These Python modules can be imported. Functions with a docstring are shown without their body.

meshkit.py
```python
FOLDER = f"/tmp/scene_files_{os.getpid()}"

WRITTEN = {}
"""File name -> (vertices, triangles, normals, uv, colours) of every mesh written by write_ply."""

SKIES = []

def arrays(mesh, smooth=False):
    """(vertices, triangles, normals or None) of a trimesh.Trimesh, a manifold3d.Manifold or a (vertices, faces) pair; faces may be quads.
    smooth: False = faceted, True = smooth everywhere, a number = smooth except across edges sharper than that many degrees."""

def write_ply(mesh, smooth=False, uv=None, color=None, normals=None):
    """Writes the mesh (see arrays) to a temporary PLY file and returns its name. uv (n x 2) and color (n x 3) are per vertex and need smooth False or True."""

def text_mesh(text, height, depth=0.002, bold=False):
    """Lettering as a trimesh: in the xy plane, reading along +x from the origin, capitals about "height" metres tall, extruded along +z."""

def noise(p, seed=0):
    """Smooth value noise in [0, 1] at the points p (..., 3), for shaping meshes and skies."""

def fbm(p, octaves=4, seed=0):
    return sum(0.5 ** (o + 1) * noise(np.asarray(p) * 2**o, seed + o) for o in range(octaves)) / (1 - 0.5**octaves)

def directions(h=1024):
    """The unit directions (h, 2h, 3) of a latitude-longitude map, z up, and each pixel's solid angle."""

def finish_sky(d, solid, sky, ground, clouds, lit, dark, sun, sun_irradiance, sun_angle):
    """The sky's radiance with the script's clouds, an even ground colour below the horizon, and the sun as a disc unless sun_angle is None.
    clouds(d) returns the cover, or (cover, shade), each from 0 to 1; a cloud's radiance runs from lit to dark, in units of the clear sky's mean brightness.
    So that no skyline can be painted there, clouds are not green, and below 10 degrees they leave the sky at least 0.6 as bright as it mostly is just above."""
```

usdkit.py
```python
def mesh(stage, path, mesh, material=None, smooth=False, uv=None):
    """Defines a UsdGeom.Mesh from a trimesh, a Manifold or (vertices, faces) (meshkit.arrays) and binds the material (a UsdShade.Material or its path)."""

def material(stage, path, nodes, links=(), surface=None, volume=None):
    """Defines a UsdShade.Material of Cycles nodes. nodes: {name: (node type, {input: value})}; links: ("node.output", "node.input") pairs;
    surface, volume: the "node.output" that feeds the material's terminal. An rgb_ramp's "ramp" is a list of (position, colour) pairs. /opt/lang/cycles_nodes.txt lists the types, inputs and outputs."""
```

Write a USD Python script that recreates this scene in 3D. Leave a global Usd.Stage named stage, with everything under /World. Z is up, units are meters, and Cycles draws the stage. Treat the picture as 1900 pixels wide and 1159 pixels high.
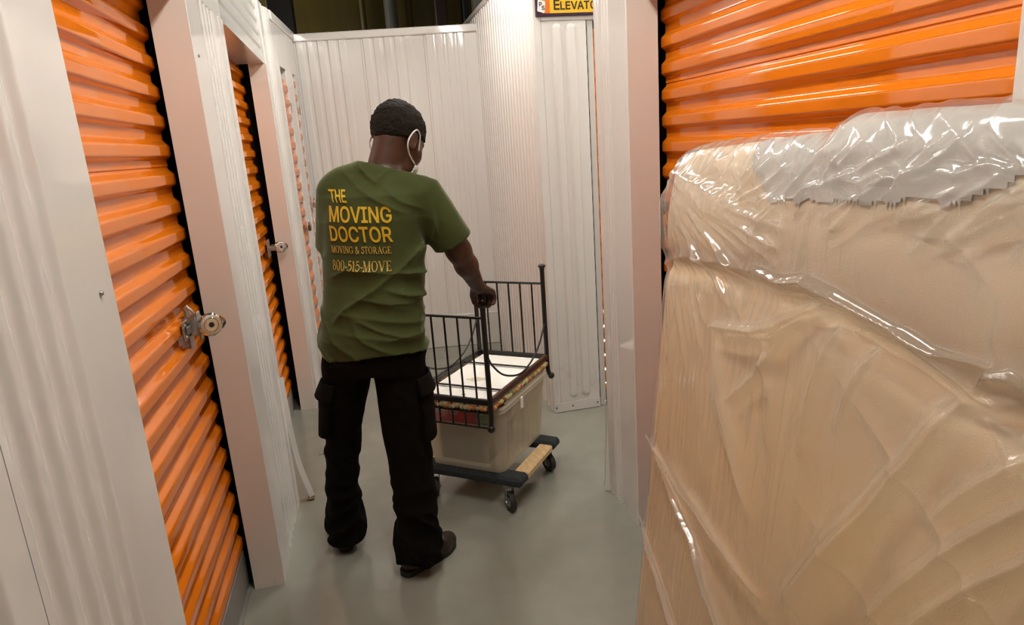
import math
import numpy as np
import trimesh
import usdkit
import meshkit
from pxr import Usd, UsdGeom, UsdLux, Gf, Sdf, UsdShade
from shapely.geometry import Polygon, LineString, Point
from shapely import affinity
from shapely.ops import unary_union

stage = Usd.Stage.CreateInMemory()
UsdGeom.SetStageUpAxis(stage, 'Z')
UsdGeom.SetStageMetersPerUnit(stage, 1.0)
UsdGeom.Xform.Define(stage, '/World')
UsdGeom.Scope.Define(stage, '/World/Looks')
V3 = np.array

# ---------------------------------------------------------------- camera, light, exposure
EXPOSURE = 2.05
LAMP = 26.0                 # radiance of the fluorescent tubes
LAMP_COLOR = (1.0, 0.945, 0.865)
CAM = V3([0, 0, 1.52])
yaw, pitch, roll = np.radians([11.914, 14.129, -4.0136])
_f = V3([np.sin(yaw) * np.cos(pitch), np.cos(yaw) * np.cos(pitch), -np.sin(pitch)])
_r = V3([np.cos(yaw), -np.sin(yaw), 0])
_u = np.cross(_r, _f)
_r, _u = np.cos(roll) * _r + np.sin(roll) * _u, -np.sin(roll) * _r + np.cos(roll) * _u
cam = UsdGeom.Camera.Define(stage, '/World/camera')
cam.AddTransformOp().Set(Gf.Matrix4d(*_r, 0, *_u, 0, *(-_f), 0, *CAM, 1))
cam.CreateHorizontalApertureAttr(36.0)
cam.CreateVerticalApertureAttr(36.0 * 1159 / 1900)
cam.CreateFocalLengthAttr(1252.78 / 1900 * 36)
cam.CreateClippingRangeAttr(Gf.Vec2f(0.02, 100))
cam.CreateExposureAttr(EXPOSURE)
# a trace of light that leaks in from the rest of the hall
dome = UsdLux.DomeLight.Define(stage, '/World/hall_light')
dome.CreateIntensityAttr(0.03)
dome.CreateColorAttr(Gf.Vec3f(1, 0.93, 0.8))
LAMPS = [  # x, y0, y1, z
    (0.28, 0.70, 1.92, 2.86, 'fluorescent strip light over the corridor just ahead of the camera'),
    (0.55, 2.95, 4.17, 2.86, 'fluorescent strip light over the corridor beyond the person and dolly'),
    (2.2, 2.6, 3.5, 2.86, 'fluorescent strip light over the side passage on the right'),
    (-2.0, 6.8, 8.0, 3.1, 'fluorescent strip light in the hall behind the far partition')]

# ---------------------------------------------------------------- materials
def mat(name, nodes, links, surface='p.BSDF'):
    return usdkit.material(stage, '/World/Looks/' + name, nodes, links, surface=surface)


def lin(r, g, b):
    c = V3([r, g, b]) / 255.0
    return tuple(np.where(c <= .04045, c / 12.92, ((c + .055) / 1.055) ** 2.4))


def paint(name, col, rough=.3, var=.06, scale=3.0, spec=.5, metal=0.0, bump=0.0, bscale=60., stretch=(1, 1, 1), coat=0.0, **kw):
    """A colour with soft procedural variation and optional fine relief."""
    c = V3(col)
    n = {'g': ('geometry', {}), 'm': ('mapping', {'scale': stretch}),
         'n': ('noise_texture', {'scale': scale, 'detail': 4.0, 'roughness': .6}),
         'r': ('rgb_ramp', {'ramp': [(0.3, tuple(c * (1 - var))), (.7, tuple(np.minimum(c * (1 + var), 1)))]}),
         'p': ('principled_bsdf', {'roughness': rough, 'specular_ior_level': spec, 'metallic': metal, 'coat_weight': coat, **kw})}
    l = [('g.position', 'm.vector'), ('m.vector', 'n.vector'), ('n.fac', 'r.fac'), ('r.color', 'p.base_color')]
    if bump:
        n['bn'] = ('noise_texture', {'scale': bscale, 'detail': 3.0})
        n['b'] = ('bump', {'strength': bump, 'distance': .004})
        l += [('m.vector', 'bn.vector'), ('bn.fac', 'b.height'), ('b.normal', 'p.normal')]
    return mat(name, n, l)


def grime_paint(name, col, dirt, rough=.16, amount=.45, scale=9.0, z0=0.0, z1=.55, bump=.02, spec=.55):
    """Glossy enamel with scuffs that crowd near the floor (kicked and rolled into)."""
    return mat(name, {
        'g': ('geometry', {}), 'm': ('mapping', {'scale': (1, 1, .35)}),
        'n': ('noise_texture', {'scale': scale, 'detail': 7.0, 'roughness': .72, 'distortion': .6}),
        's': ('separate_xyz', {}),
        'h': ('map_range', {'from_min': z0, 'from_max': z1, 'to_min': 1.0, 'to_max': 0.15, 'clamp': True}),
        'r': ('rgb_ramp', {'ramp': [(.0, (0, 0, 0)), (.56, (0, 0, 0)), (.72, (1, 1, 1)), (1, (1, 1, 1))]}),
        'k': ('math', {'math_type': 'multiply'}), 'k2': ('math', {'math_type': 'multiply', 'value2': amount}),
        'mx': ('mix', {'color1': col, 'color2': dirt}),
        'wn': ('noise_texture', {'scale': 7.0, 'detail': 2.0}),
        'b': ('bump', {'strength': bump, 'distance': .01}),
        'rr': ('map_range', {'from_min': 0., 'from_max': 1., 'to_min': rough, 'to_max': rough + .25}),
        'p': ('principled_bsdf', {'specular_ior_level': spec})},
        [('g.position', 'm.vector'), ('m.vector', 'n.vector'), ('g.position', 's.vector'), ('s.z', 'h.value'), ('n.fac', 'r.fac'),
         ('r.color', 'k.value1'), ('h.result', 'k.value2'), ('k.value', 'k2.value1'), ('k2.value', 'mx.fac'), ('mx.color', 'p.base_color'),
         ('k2.value', 'rr.value'), ('rr.result', 'p.roughness'), ('g.position', 'wn.vector'), ('wn.fac', 'b.height'), ('b.normal', 'p.normal')])


M = {}
M['white'] = grime_paint('white_enamel', (.74, .72, .69), (.25, .22, .18), rough=.08, spec=.7)
M['jamb'] = grime_paint('jamb_enamel', (.72, .66, .60), (.25, .2, .16), rough=.24, amount=.3)
M['kick'] = grime_paint('kick_enamel', (.60, .59, .56), (.25, .23, .2), rough=.3)
M['header'] = grime_paint('header_enamel', (.50, .50, .48), (.3, .28, .25), rough=.2)
M['orange'] = grime_paint('orange_enamel', (.72, .185, .008), (.30, .11, .02), rough=.06, amount=.3, scale=14, z1=.8, bump=.012, spec=1.0)
M['black'] = paint('black_rubber', (.008, .007, .006), .6)
M['galv'] = paint('galvanised_steel', (.42, .42, .40), .35, var=.25, scale=18, metal=.9)
M['chrome'] = paint('chromed_steel', (.75, .72, .68), .08, metal=1.0)
M['brass'] = paint('aged_brass', (.25, .18, .09), .3, metal=.9)
M['dull'] = paint('dull_aluminium', (.36, .36, .34), .45, metal=.5)
M['floor'] = mat('sealed_concrete', {
    'g': ('geometry', {}), 'n': ('noise_texture', {'scale': 2.2, 'detail': 6.0, 'roughness': .6}),
    'n2': ('noise_texture', {'scale': 60.0, 'detail': 3.0}),
    'n3': ('noise_texture', {'scale': 9.0, 'detail': 8.0, 'roughness': .75, 'distortion': 1.0}),
    'r': ('rgb_ramp', {'ramp': [(.3, (.235, .238, .200)), (.7, (.282, .284, .242))]}),
    'r3': ('rgb_ramp', {'ramp': [(.0, (0, 0, 0)), (.64, (0, 0, 0)), (.74, (1, 1, 1))]}),
    'k': ('math', {'math_type': 'multiply', 'value2': .22}),
    'mx': ('mix', {'color2': (.16, .14, .11)}),
    'rg': ('map_range', {'from_min': .3, 'from_max': .7, 'to_min': .12, 'to_max': .22}),
    'b': ('bump', {'strength': .06, 'distance': .003}),
    'p': ('principled_bsdf', {'specular_ior_level': .95})},
    [('g.position', 'n.vector'), ('g.position', 'n2.vector'), ('g.position', 'n3.vector'), ('n.fac', 'r.fac'), ('n3.fac', 'r3.fac'),
     ('r3.color', 'k.value1'), ('k.value', 'mx.fac'), ('r.color', 'mx.color1'), ('mx.color', 'p.base_color'),
     ('n.fac', 'rg.value'), ('rg.result', 'p.roughness'), ('n2.fac', 'b.height'), ('b.normal', 'p.normal')])
M['ceiling'] = paint('dark_deck', (.10, .095, .085), .7)
M['olive'] = paint('olive_wall', (.16, .115, .016), .45, var=.25, scale=1.2, stretch=(2, 1, .3))
M['hall'] = paint('hall_wall', (.28, .26, .22), .5)
M['post'] = paint('dark_post', (.012, .008, .006), .5)
M['brownpost'] = paint('brown_post', (.05, .018, .008), .5)
M['pipe'] = paint('grey_pipe', (.22, .22, .19), .5)
M['iron'] = paint('black_wrought_iron', (.010, .008, .007), .38, var=.3, scale=40)
M['railwood'] = paint('dark_red_stain', (.055, .018, .011), .35, var=.3, scale=30)
M['cushion'] = paint('white_cotton', (.86, .85, .80), .85, var=.03)
M['linen'] = paint('stained_linen', (.55, .45, .18), .9)
M['carpet'] = paint('charcoal_carpet', (.022, .028, .03), .9, var=.35, scale=90, bump=.6, bscale=300)
M['pine'] = paint('pine_wood', (.66, .47, .24), .55, var=.18, scale=8, stretch=(9, 3, 9))
M['card'] = paint('brown_cardboard', (.12, .085, .02), .8, var=.2)
M['red'] = paint('red_packet', (.75, .018, .035), .22, var=.15, scale=20)
M['packwhite'] = paint('white_print', (.75, .70, .66), .3)
M['packgreen'] = paint('green_leaf_print', (.16, .22, .05), .4)
M['tread'] = paint('black_tread', (.02, .018, .015), .6)
M['hub'] = paint('grey_hub', (.35, .34, .31), .35, metal=.4)
M['purple'] = paint('sign_purple', (.032, .008, .035), .3)
M['yellow'] = paint('sign_yellow', (.80, .49, .012), .3, var=.02)
M['signorange'] = paint('sign_orange', (.66, .16, .012), .3, var=.02)
M['signwhite'] = paint('sign_white', (.80, .78, .74), .3, var=.02)
M['ink'] = paint('sign_ink', (.02, .012, .018), .4)
M['skin'] = paint('dark_skin', (.062, .026, .014), .42, var=.25, scale=14)
M['hair'] = paint('short_black_hair', (.009, .0065, .003), .75, var=.7, scale=160, spec=.2, bump=.9, bscale=260)
M['shirt'] = paint('olive_green_jersey', (.056, .073, .024), .9, spec=.15, var=.08, scale=9, bump=.15, bscale=700, sheen_weight=.45, sheen_roughness=.35, sheen_tint=(.85, .9, .65))
M['shirtink'] = paint('yellow_screen_print', (.62, .43, .02), .6, var=.12, scale=160)
M['shirtgold'] = paint('worn_gold_print', (.50, .36, .07), .6, var=.35, scale=220)
M['trousers'] = paint('dark_brown_canvas', (.0042, .0028, .0016), .9, var=.4, scale=16, spec=.12, bump=.3, bscale=500)
M['shoe'] = paint('dark_brown_leather', (.022, .012, .006), .5, var=.4, scale=30)
M['sole'] = paint('black_sole', (.008, .006, .005), .6)
M['mask'] = paint('white_mask_cloth', (.70, .72, .72), .8)
M['greycover'] = paint('grey_cover', (.50, .49, .47), .7, var=.12, scale=8)
M['clear'] = mat('clear_plastic', {
    'f': ('layer_weight', {'blend': .5}), 'f1': ('math', {'math_type': 'power', 'value2': 4.0}), 'f2': ('math', {'math_type': 'multiply_add', 'value2': .8, 'value3': .05, 'use_clamp': True}),
    'tr': ('transparent_bsdf', {'color': (.97, .96, .92)}), 'df': ('diffuse_bsdf', {'color': (.8, .78, .7)}), 'm0': ('mix_closure', {'fac': .06}),
    'gl': ('glossy_bsdf', {'color': (1, 1, 1), 'roughness': .08}), 'm': ('mix_closure', {})},
    [('f.facing', 'f1.value1'), ('f1.value', 'f2.value1'), ('tr.BSDF', 'm0.closure1'), ('df.BSDF', 'm0.closure2'),
     ('f2.value', 'm.fac'), ('m0.closure', 'm.closure1'), ('gl.BSDF', 'm.closure2')], surface='m.closure')
M['lamp'] = mat('fluorescent_tube', {'p': ('emission', {'color': LAMP_COLOR, 'strength': LAMP})}, [], surface='p.emission')
M['floral'] = mat('floral_piping', {
    'g': ('geometry', {}), 'v': ('voronoi_texture', {'scale': 55.0}),
    'r': ('rgb_ramp', {'ramp': [(0, (.50, .42, .16)), (.25, (.55, .47, .22)), (.3, (.42, .12, .03)), (.5, (.50, .18, .04)), (.55, (.09, .10, .03)), (.7, (.6, .55, .3)), (.85, (.2, .05, .03)), (1, (.5, .42, .2))]}),
    's': ('separate_xyz', {}), 'p': ('principled_bsdf', {'roughness': .8})},
    [('g.position', 'v.vector'), ('v.color', 's.vector'), ('s.x', 'r.fac'), ('r.color', 'p.base_color')])
M['tote'] = mat('frosted_plastic', {
    'd': ('principled_bsdf', {'base_color': (.86, .83, .72), 'roughness': .3, 'specular_ior_level': .4}),
    'tl': ('translucent_bsdf', {'color': (.92, .89, .78)}), 'tr': ('transparent_bsdf', {'color': (.95, .92, .84)}),
    'm1': ('mix_closure', {'fac': .35}), 'm2': ('mix_closure', {'fac': .55})},
    [('d.BSDF', 'm1.closure1'), ('tl.BSDF', 'm1.closure2'), ('m1.closure', 'm2.closure1'), ('tr.BSDF', 'm2.closure2')], surface='m2.closure')
M['film'] = mat('stretch_film', {
    'g': ('geometry', {}), 'mp': ('mapping', {'scale': (1.0, 9.0, 1.6)}),
    'n': ('noise_texture', {'scale': 9.0, 'detail': 5.0, 'roughness': .6, 'distortion': .7}),
    'b': ('bump', {'strength': .12, 'distance': .006}),
    'f': ('layer_weight', {'blend': .5}), 'f1': ('math', {'math_type': 'power', 'value2': 4.0}), 'f2': ('math', {'math_type': 'multiply_add', 'value2': .85, 'value3': .05, 'use_clamp': True}),
    'tr': ('transparent_bsdf', {'color': (.97, .96, .94)}), 'gl': ('glossy_bsdf', {'color': (1, 1, 1), 'roughness': .11}),
    'df': ('diffuse_bsdf', {'color': (.82, .80, .76)}), 'm0': ('mix_closure', {'fac': .13}), 'm': ('mix_closure', {})},
    [('g.position', 'mp.vector'), ('mp.vector', 'n.vector'), ('n.fac', 'b.height'), ('b.normal', 'f.normal'), ('b.normal', 'gl.normal'),
     ('f.facing', 'f1.value1'), ('f1.value', 'f2.value1'), ('tr.BSDF', 'm0.closure1'), ('df.BSDF', 'm0.closure2'),
     ('f2.value', 'm.fac'), ('m0.closure', 'm.closure1'), ('gl.BSDF', 'm.closure2')], surface='m.closure')
M['pad'] = mat('tan_upholstery', {
    'g': ('geometry', {}), 's': ('separate_xyz', {}),
    'n': ('noise_texture', {'scale': 3.0, 'detail': 4.0}),
    'a': ('math', {'math_type': 'multiply_add', 'value2': .5, 'value3': -.25}), 'z': ('math', {'math_type': 'add'}),
    'h': ('map_range', {'from_min': .75, 'from_max': 1.35, 'to_min': 0.0, 'to_max': 1.0, 'clamp': True}),
    'mx': ('mix', {'color1': (.82, .60, .335), 'color2': (.68, .57, .43)}),
    'n2': ('noise_texture', {'scale': 400.0}), 'b': ('bump', {'strength': .2, 'distance': .002}),
    'p': ('principled_bsdf', {'roughness': .85})},
    [('g.position', 'n.vector'), ('g.position', 's.vector'), ('n.fac', 'a.value1'), ('a.value', 'z.value1'), ('s.z', 'z.value2'),
     ('z.value', 'h.value'), ('h.result', 'mx.fac'), ('mx.color', 'p.base_color'), ('g.position', 'n2.vector'), ('n2.fac', 'b.height'), ('b.normal', 'p.normal')])

# ---------------------------------------------------------------- scene helpers
used = {}


def numbered(parent, name):
    k = (str(parent), name)
    n = used.get(k, 0)
    used[k] = n + 1
    return name if n == 0 else f'{name}_{n:03d}'


def ppath(parent):
    return '/World' if parent is None else str(parent.GetPath())


def keys(prim, label=None, cat=None, group=None, kind=None):
    for k, v in (('label', label), ('category', cat), ('group', group), ('kind', kind)):
        if v:
            prim.SetCustomDataByKey(k, v)
    return prim


def obj(name, mesh, m, parent=None, smooth=30, **kw):
    pp = ppath(parent)
    if isinstance(mesh, list):
        mesh = trimesh.util.concatenate(mesh)
    g = usdkit.mesh(stage, pp + '/' + numbered(pp, name), mesh, M[m] if isinstance(m, str) else m, smooth=smooth)
    return keys(g.GetPrim(), **kw)


def thing(name, loc=(0, 0, 0), rotz=0.0, parent=None, **kw):
    pp = ppath(parent)
    x = UsdGeom.Xform.Define(stage, pp + '/' + numbered(pp, name))
    x.AddTranslateOp().Set(Gf.Vec3d(*map(float, loc)))
    if rotz:
        x.AddRotateZOp().Set(math.degrees(rotz))
    return keys(x.GetPrim(), **kw)


def box(x0, x1, y0, y1, z0, z1, bev=0.0):
    lo, hi = V3([min(x0, x1), min(y0, y1), min(z0, z1)], float), V3([max(x0, x1), max(y0, y1), max(z0, z1)], float)
    if bev <= 0:
        b = trimesh.creation.box(extents=hi - lo)
        b.apply_translation((lo + hi) / 2)
        return b
    bev = min(bev, .49 * (hi - lo).min())
    pts = []
    for s in np.ndindex(2, 2, 2):
        c = np.where(s, hi, lo)
        d = np.where(s, -1, 1) * bev
        for k in range(3):
            q = c + d
            q[k] = c[k]
            pts.append(q)
    return trimesh.convex.convex_hull(V3(pts))


def frame(mesh, o, ex, ey, ez=(0, 0, 1)):
    T = np.eye(4)
    T[:3, 0], T[:3, 1], T[:3, 2], T[:3, 3] = ex, ey, ez, o
    m = mesh.copy()
    m.vertices = m.vertices @ T[:3, :3].T + T[:3, 3]
    if np.linalg.det(T[:3, :3]) < 0:
        m.invert()
    return m


def prism(pts, h, o=(0, 0, 0), ex=(1, 0, 0), ey=(0, 1, 0), ez=(0, 0, 1)):
    poly = pts if hasattr(pts, 'exterior') else Polygon(pts)
    return frame(trimesh.creation.extrude_polygon(poly, h, engine='earcut'), o, ex, ey, ez)


def fillet(pts, r, n=3, closed=False):
    pts = [V3(p, float) for p in pts]
    pts = [p for i, p in enumerate(pts) if i == 0 or np.linalg.norm(p - pts[i - 1]) > 1e-7]
    out = []
    N = len(pts)
    for i, p in enumerate(pts):
        if not closed and i in (0, N - 1):
            out.append(p)
            continue
        a, b = pts[i - 1] - p, pts[(i + 1) % N] - p
        la, lb = np.linalg.norm(a), np.linalg.norm(b)
        rr = min(r, .45 * la, .45 * lb)
        p0, p1 = p + a / la * rr, p + b / lb * rr
        for t in np.linspace(0, 1, n + 1):
            out.append((1 - t) ** 2 * p0 + 2 * t * (1 - t) * p + t * t * p1)
    return out


def tube(points, rad, seg=10, closed=False, caps=True):
    P = V3(points, float)
    n = len(P)
    R = np.broadcast_to(np.asarray(rad, float), (n,))
    T = np.gradient(P, axis=0) if not closed else np.roll(P, -1, 0) - np.roll(P, 1, 0)
    T /= np.linalg.norm(T, axis=1, keepdims=True)
    up = V3([0, 0, 1.]) if abs(T[0][2]) < .9 else V3([1., 0, 0])
    A = np.cross(T[0], up)
    A /= np.linalg.norm(A)
    rings = []
    for i in range(n):
        A = A - T[i] * (A @ T[i])
        A /= np.linalg.norm(A)
        B = np.cross(T[i], A)
        t = np.linspace(0, 2 * np.pi, seg, endpoint=False)
        rings.append(P[i] + R[i] * (np.cos(t)[:, None] * A + np.sin(t)[:, None] * B))
    v = np.vstack(rings)
    f = []
    for i in range(n if closed else n - 1):
        j = (i + 1) % n
        for k in range(seg):
            l = (k + 1) % seg
            f += [[i * seg + k, i * seg + l, j * seg + l], [i * seg + k, j * seg + l, j * seg + k]]
    if caps and not closed:
        c0, c1 = len(v), len(v) + 1
        v = np.vstack([v, P[0], P[-1]])
        for k in range(seg):
            l = (k + 1) % seg
            f += [[c0, l, k], [c1, (n - 1) * seg + k, (n - 1) * seg + l]]
    m = trimesh.Trimesh(v, V3(f), process=False)
    if m.volume < 0:
        m.invert()
    return m


def curve(pts, n=24):
    """Catmull-Rom through the points."""
    P = V3(pts, float)
    P = np.vstack([2 * P[0] - P[1], P, 2 * P[-1] - P[-2]])
    out = []
    for i in range(1, len(P) - 2):
        for t in np.linspace(0, 1, n, endpoint=False):
            a, b, c, d = P[i - 1:i + 3]
            out.append(.5 * (2 * b + (c - a) * t + (2 * a - 5 * b + 4 * c - d) * t ** 2 + (3 * b - a - 3 * c + d) * t ** 3))
    return V3(out + [P[-2]])


def lathe(profile, seg=24, o=(0, 0, 0), ax=(0, 0, 1)):
    m = trimesh.creation.revolve(V3(profile, float), sections=seg)
    if m.volume < 0:
        m.invert()
    T = trimesh.geometry.align_vectors([0, 0, 1], ax)
    m.apply_transform(T)
    m.apply_translation(o)
    return m


# ================================================================ LARGE STRUCTURE
obj('floor', box(-3.2, 5.2, -3.2, 9.2, -.1, 0), 'floor', kind='structure')
obj('ceiling', box(-3.2, 5.2, -3.2, 9.2, 3.5, 3.6), 'ceiling', kind='structure')
# the hall around the lockers (behind the partitions)
wall_end = thing('wall_hall_end', kind='structure')
obj('wall_panel', box(-3.2, 5.2, 8.8, 8.9, 0, 3.5), 'olive', wall_end)
obj('pipe', tube([(.62, 8.6, 0), (.62, 8.6, 3.5)], .075, 16), 'pipe', wall_end)
obj('pipe', tube([(.30, 8.7, 0), (.30, 8.7, 3.5)], .035, 12), 'olive', wall_end)
obj('white_pier', box(1.47, 2.2, 7.9, 8.0, 0, 3.5, .01), 'white', wall_end)
obj('pipe', tube([(.84, 8.7, 0), (.84, 8.7, 3.5)], .04, 12), 'olive', wall_end)
obj('wall_hall_left', box(-3.2, -3.1, -3.2, 8.9, 0, 3.5), 'hall', kind='structure')
obj('wall_hall_right', box(5.1, 5.2, -3.2, 8.9, 0, 3.5), 'hall', kind='structure')
obj('wall_hall_front', box(-3.2, 5.2, -3.2, -3.1, 0, 3.5), 'hall', kind='structure')
obj('steel_column', box(-.56, -.35, 6.3, 6.5, 0, 3.5, .01), 'post', label='black steel column behind the far partition, at its left end', cat='column')
obj('steel_column', box(1.03, 1.16, 7.75, 7.9, 0, 3.5, .01), 'brownpost', label='dark brown column behind the far partition, near its right end', cat='column')
obj('door_frame_post', box(1.33, 1.39, 7.75, 7.9, 0, 3.5, .01), 'post', label='thin black post right of the dark brown column behind the partition', cat='column')


def groove_profile(L, pitch, low, h, r=.004, s0=0.0, ends=.02):
    """Front line (s, d) of sheet steel with raised flats and low strips between them."""
    pts = [(0, 0)]
    s = s0 if s0 else ends
    while s + pitch <= L - ends + 1e-6:
        a, b = s, s + pitch - low
        pts += [(a, 0), (a + h, h), (b - h, h), (b, 0)]
        s += pitch
    pts += [(L, 0)]
    return fillet(pts, r, 2)


def sheet(front, z0, z1, o, ex, ey, back=.03):
    front = [tuple(p) for p in front]
    L0, L1 = front[0][0], front[-1][0]
    return prism(front + [(L1, -back), (L0, -back)], z1 - z0, (o[0], o[1], z0), (*ex, 0), (*ey, 0))


# --- roll-up doors -------------------------------------------------------------
PITCH = .0868


def slat_profile(seam=False):
    P, dep = PITCH, .017
    front = [(-dep, -.017), (-dep, -.012), (0, 0), (0, .031), (-dep, .046), (-dep, P - .017)]
    if seam:
        front = [(-dep, -.017), (-dep, -.012), (0, 0), (0, .031), (-dep, .046), (-dep, .052), (-dep - .003, .0535), (-dep, .055), (-dep + .001, .056), (-dep, P - .017)]
    f = fillet(front, .0055, 3)
    b = [(p[0] - .0016, p[1]) for p in f[::-1]]
    return [tuple(p) for p in f] + [tuple(p) for p in b]


def rollup(door, o, ex, ey, width, zlow=.075, ztop=2.1, phase=1.898, seams=(5, 10, 15, 20)):
    """Corrugated curtain: one slat per corrugation. o: lower corner, ex along the door, ey outwards."""
    k0 = int(np.ceil((zlow + .016 - phase) / PITCH))
    k1 = int(np.floor((ztop - phase) / PITCH))
    for k in range(k0, k1 + 1):
        m = prism(slat_profile((-k) in seams), width, (o[0], o[1], phase + k * PITCH), (*ey, 0), (0, 0, 1), (*ex, 0))
        obj('slat', m, 'orange', door, smooth=40)
    zb = phase + k0 * PITCH - .017
    b = frame(box(0, width, -.022, -.004, .012, zb, .003), (o[0], o[1], 0), (*ex, 0), (*ey, 0))
    obj('bottom_bar', b, 'dull', door)


# ---------------------------------------------------------------- left side
LX = -.433
wl = thing('wall_left', kind='structure')
# pier nearest the camera, split where the sheet joint runs
near = fillet([(0, 0), (.02, 0), (.035, -.010), (.05, -.010), (.065, 0), (.085, 0), (.10, -.010), (.115, -.010), (.13, 0), (.15, 0), (.165, -.010), (.18, -.010), (.195, 0), (.215, 0),
               (.23, -.010), (.245, -.010), (.26, 0), (.34, 0), (.445, 0)], .006, 3)
obj('wall_panel', sheet(near, 0, 2.45, (LX, .83), (0, 1), (1, 0), .12), 'white', wl)
n2 = fillet([(0, 0), (.02, 0)] + sum([[(.04 + .065 * k, 0), (.055 + .065 * k, -.010), (.07 + .065 * k, -.010), (.085 + .065 * k, 0)] for k in range(13)], []) + [(.928, 0)], .006, 3)
obj('wall_panel', sheet(n2, 0, 2.45, (LX, -.10), (0, 1), (1, 0), .12), 'white', wl)
obj('wall_panel', sheet([(0, 0), (2.8, 0)], 0, 2.45, (LX, -2.905), (0, 1), (1, 0), .12), 'white', wl)
obj('screw', lathe([(0, .004), (.003, .0035), (.005, 0), (.005, -.004), (0, -.004)], 10, (LX + .001, 1.213, 1.325), (1, 0, 0)), 'galv', wl)
obj('screw', lathe([(0, .004), (.003, .0035), (.005, 0), (.005, -.004), (0, -.004)], 10, (LX + .001, 2.385, 1.845), (1, 0, 0)), 'galv', wl)

# pier between the first two doors: jamb return, ribbed face, folded corner
t1 = thing('trim_1', kind='structure')
pier = [(-.620, 2.62), (-.538, 2.62), (-.538, 2.332), (-.437, 2.328), (-.433, 2.332), (-.4325, 2.50)]
for k in range(4):
    s = 2.545 + .060 * k
    pier += [(-.4325, s), (-.437, s + .010), (-.437, s + .022), (-.4325, s + .032)]
pier += [(-.430, 2.80), (-.430, 2.845), (-.441, 2.852), (-.441, 2.858), (-.427, 2.865), (-.427, 2.94), (-.431, 2.945), (-.620, 2.945)]
obj('jamb_column', prism(pier, 2.045), 'white', t1)
obj('jamb_plate', prism([(-.540, 2.3285), (-.434, 2.3255), (-.434, 2.3275), (-.540, 2.3305)], 2.045), 'jamb', t1)
# bent corner guard and loose strip at the foot of that pier
bent = curve([(-.424, 2.935, .60), (-.418, 2.94, .36), (-.405, 2.95, .18), (-.380, 2.955, .05), (-.372, 2.955, .012)], 8)
obj('corner_guard', trimesh.util.concatenate([frame(box(-.0015, .0015, -.016, .016, 0, np.linalg.norm(bent[i + 1] - bent[i]) * 1.05), bent[i],
    *(lambda t: (np.cross([.6, .8, 0], t), (.6, .8, 0), t))((bent[i + 1] - bent[i]) / np.linalg.norm(bent[i + 1] - bent[i]))) for i in range(len(bent) - 1)]), 'white', t1)
obj('corner_guard', box(-.392, -.362, 2.935, 2.962, 0, .012, .003), 'brass', t1, label='torn dirty end of the corner guard')

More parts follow.
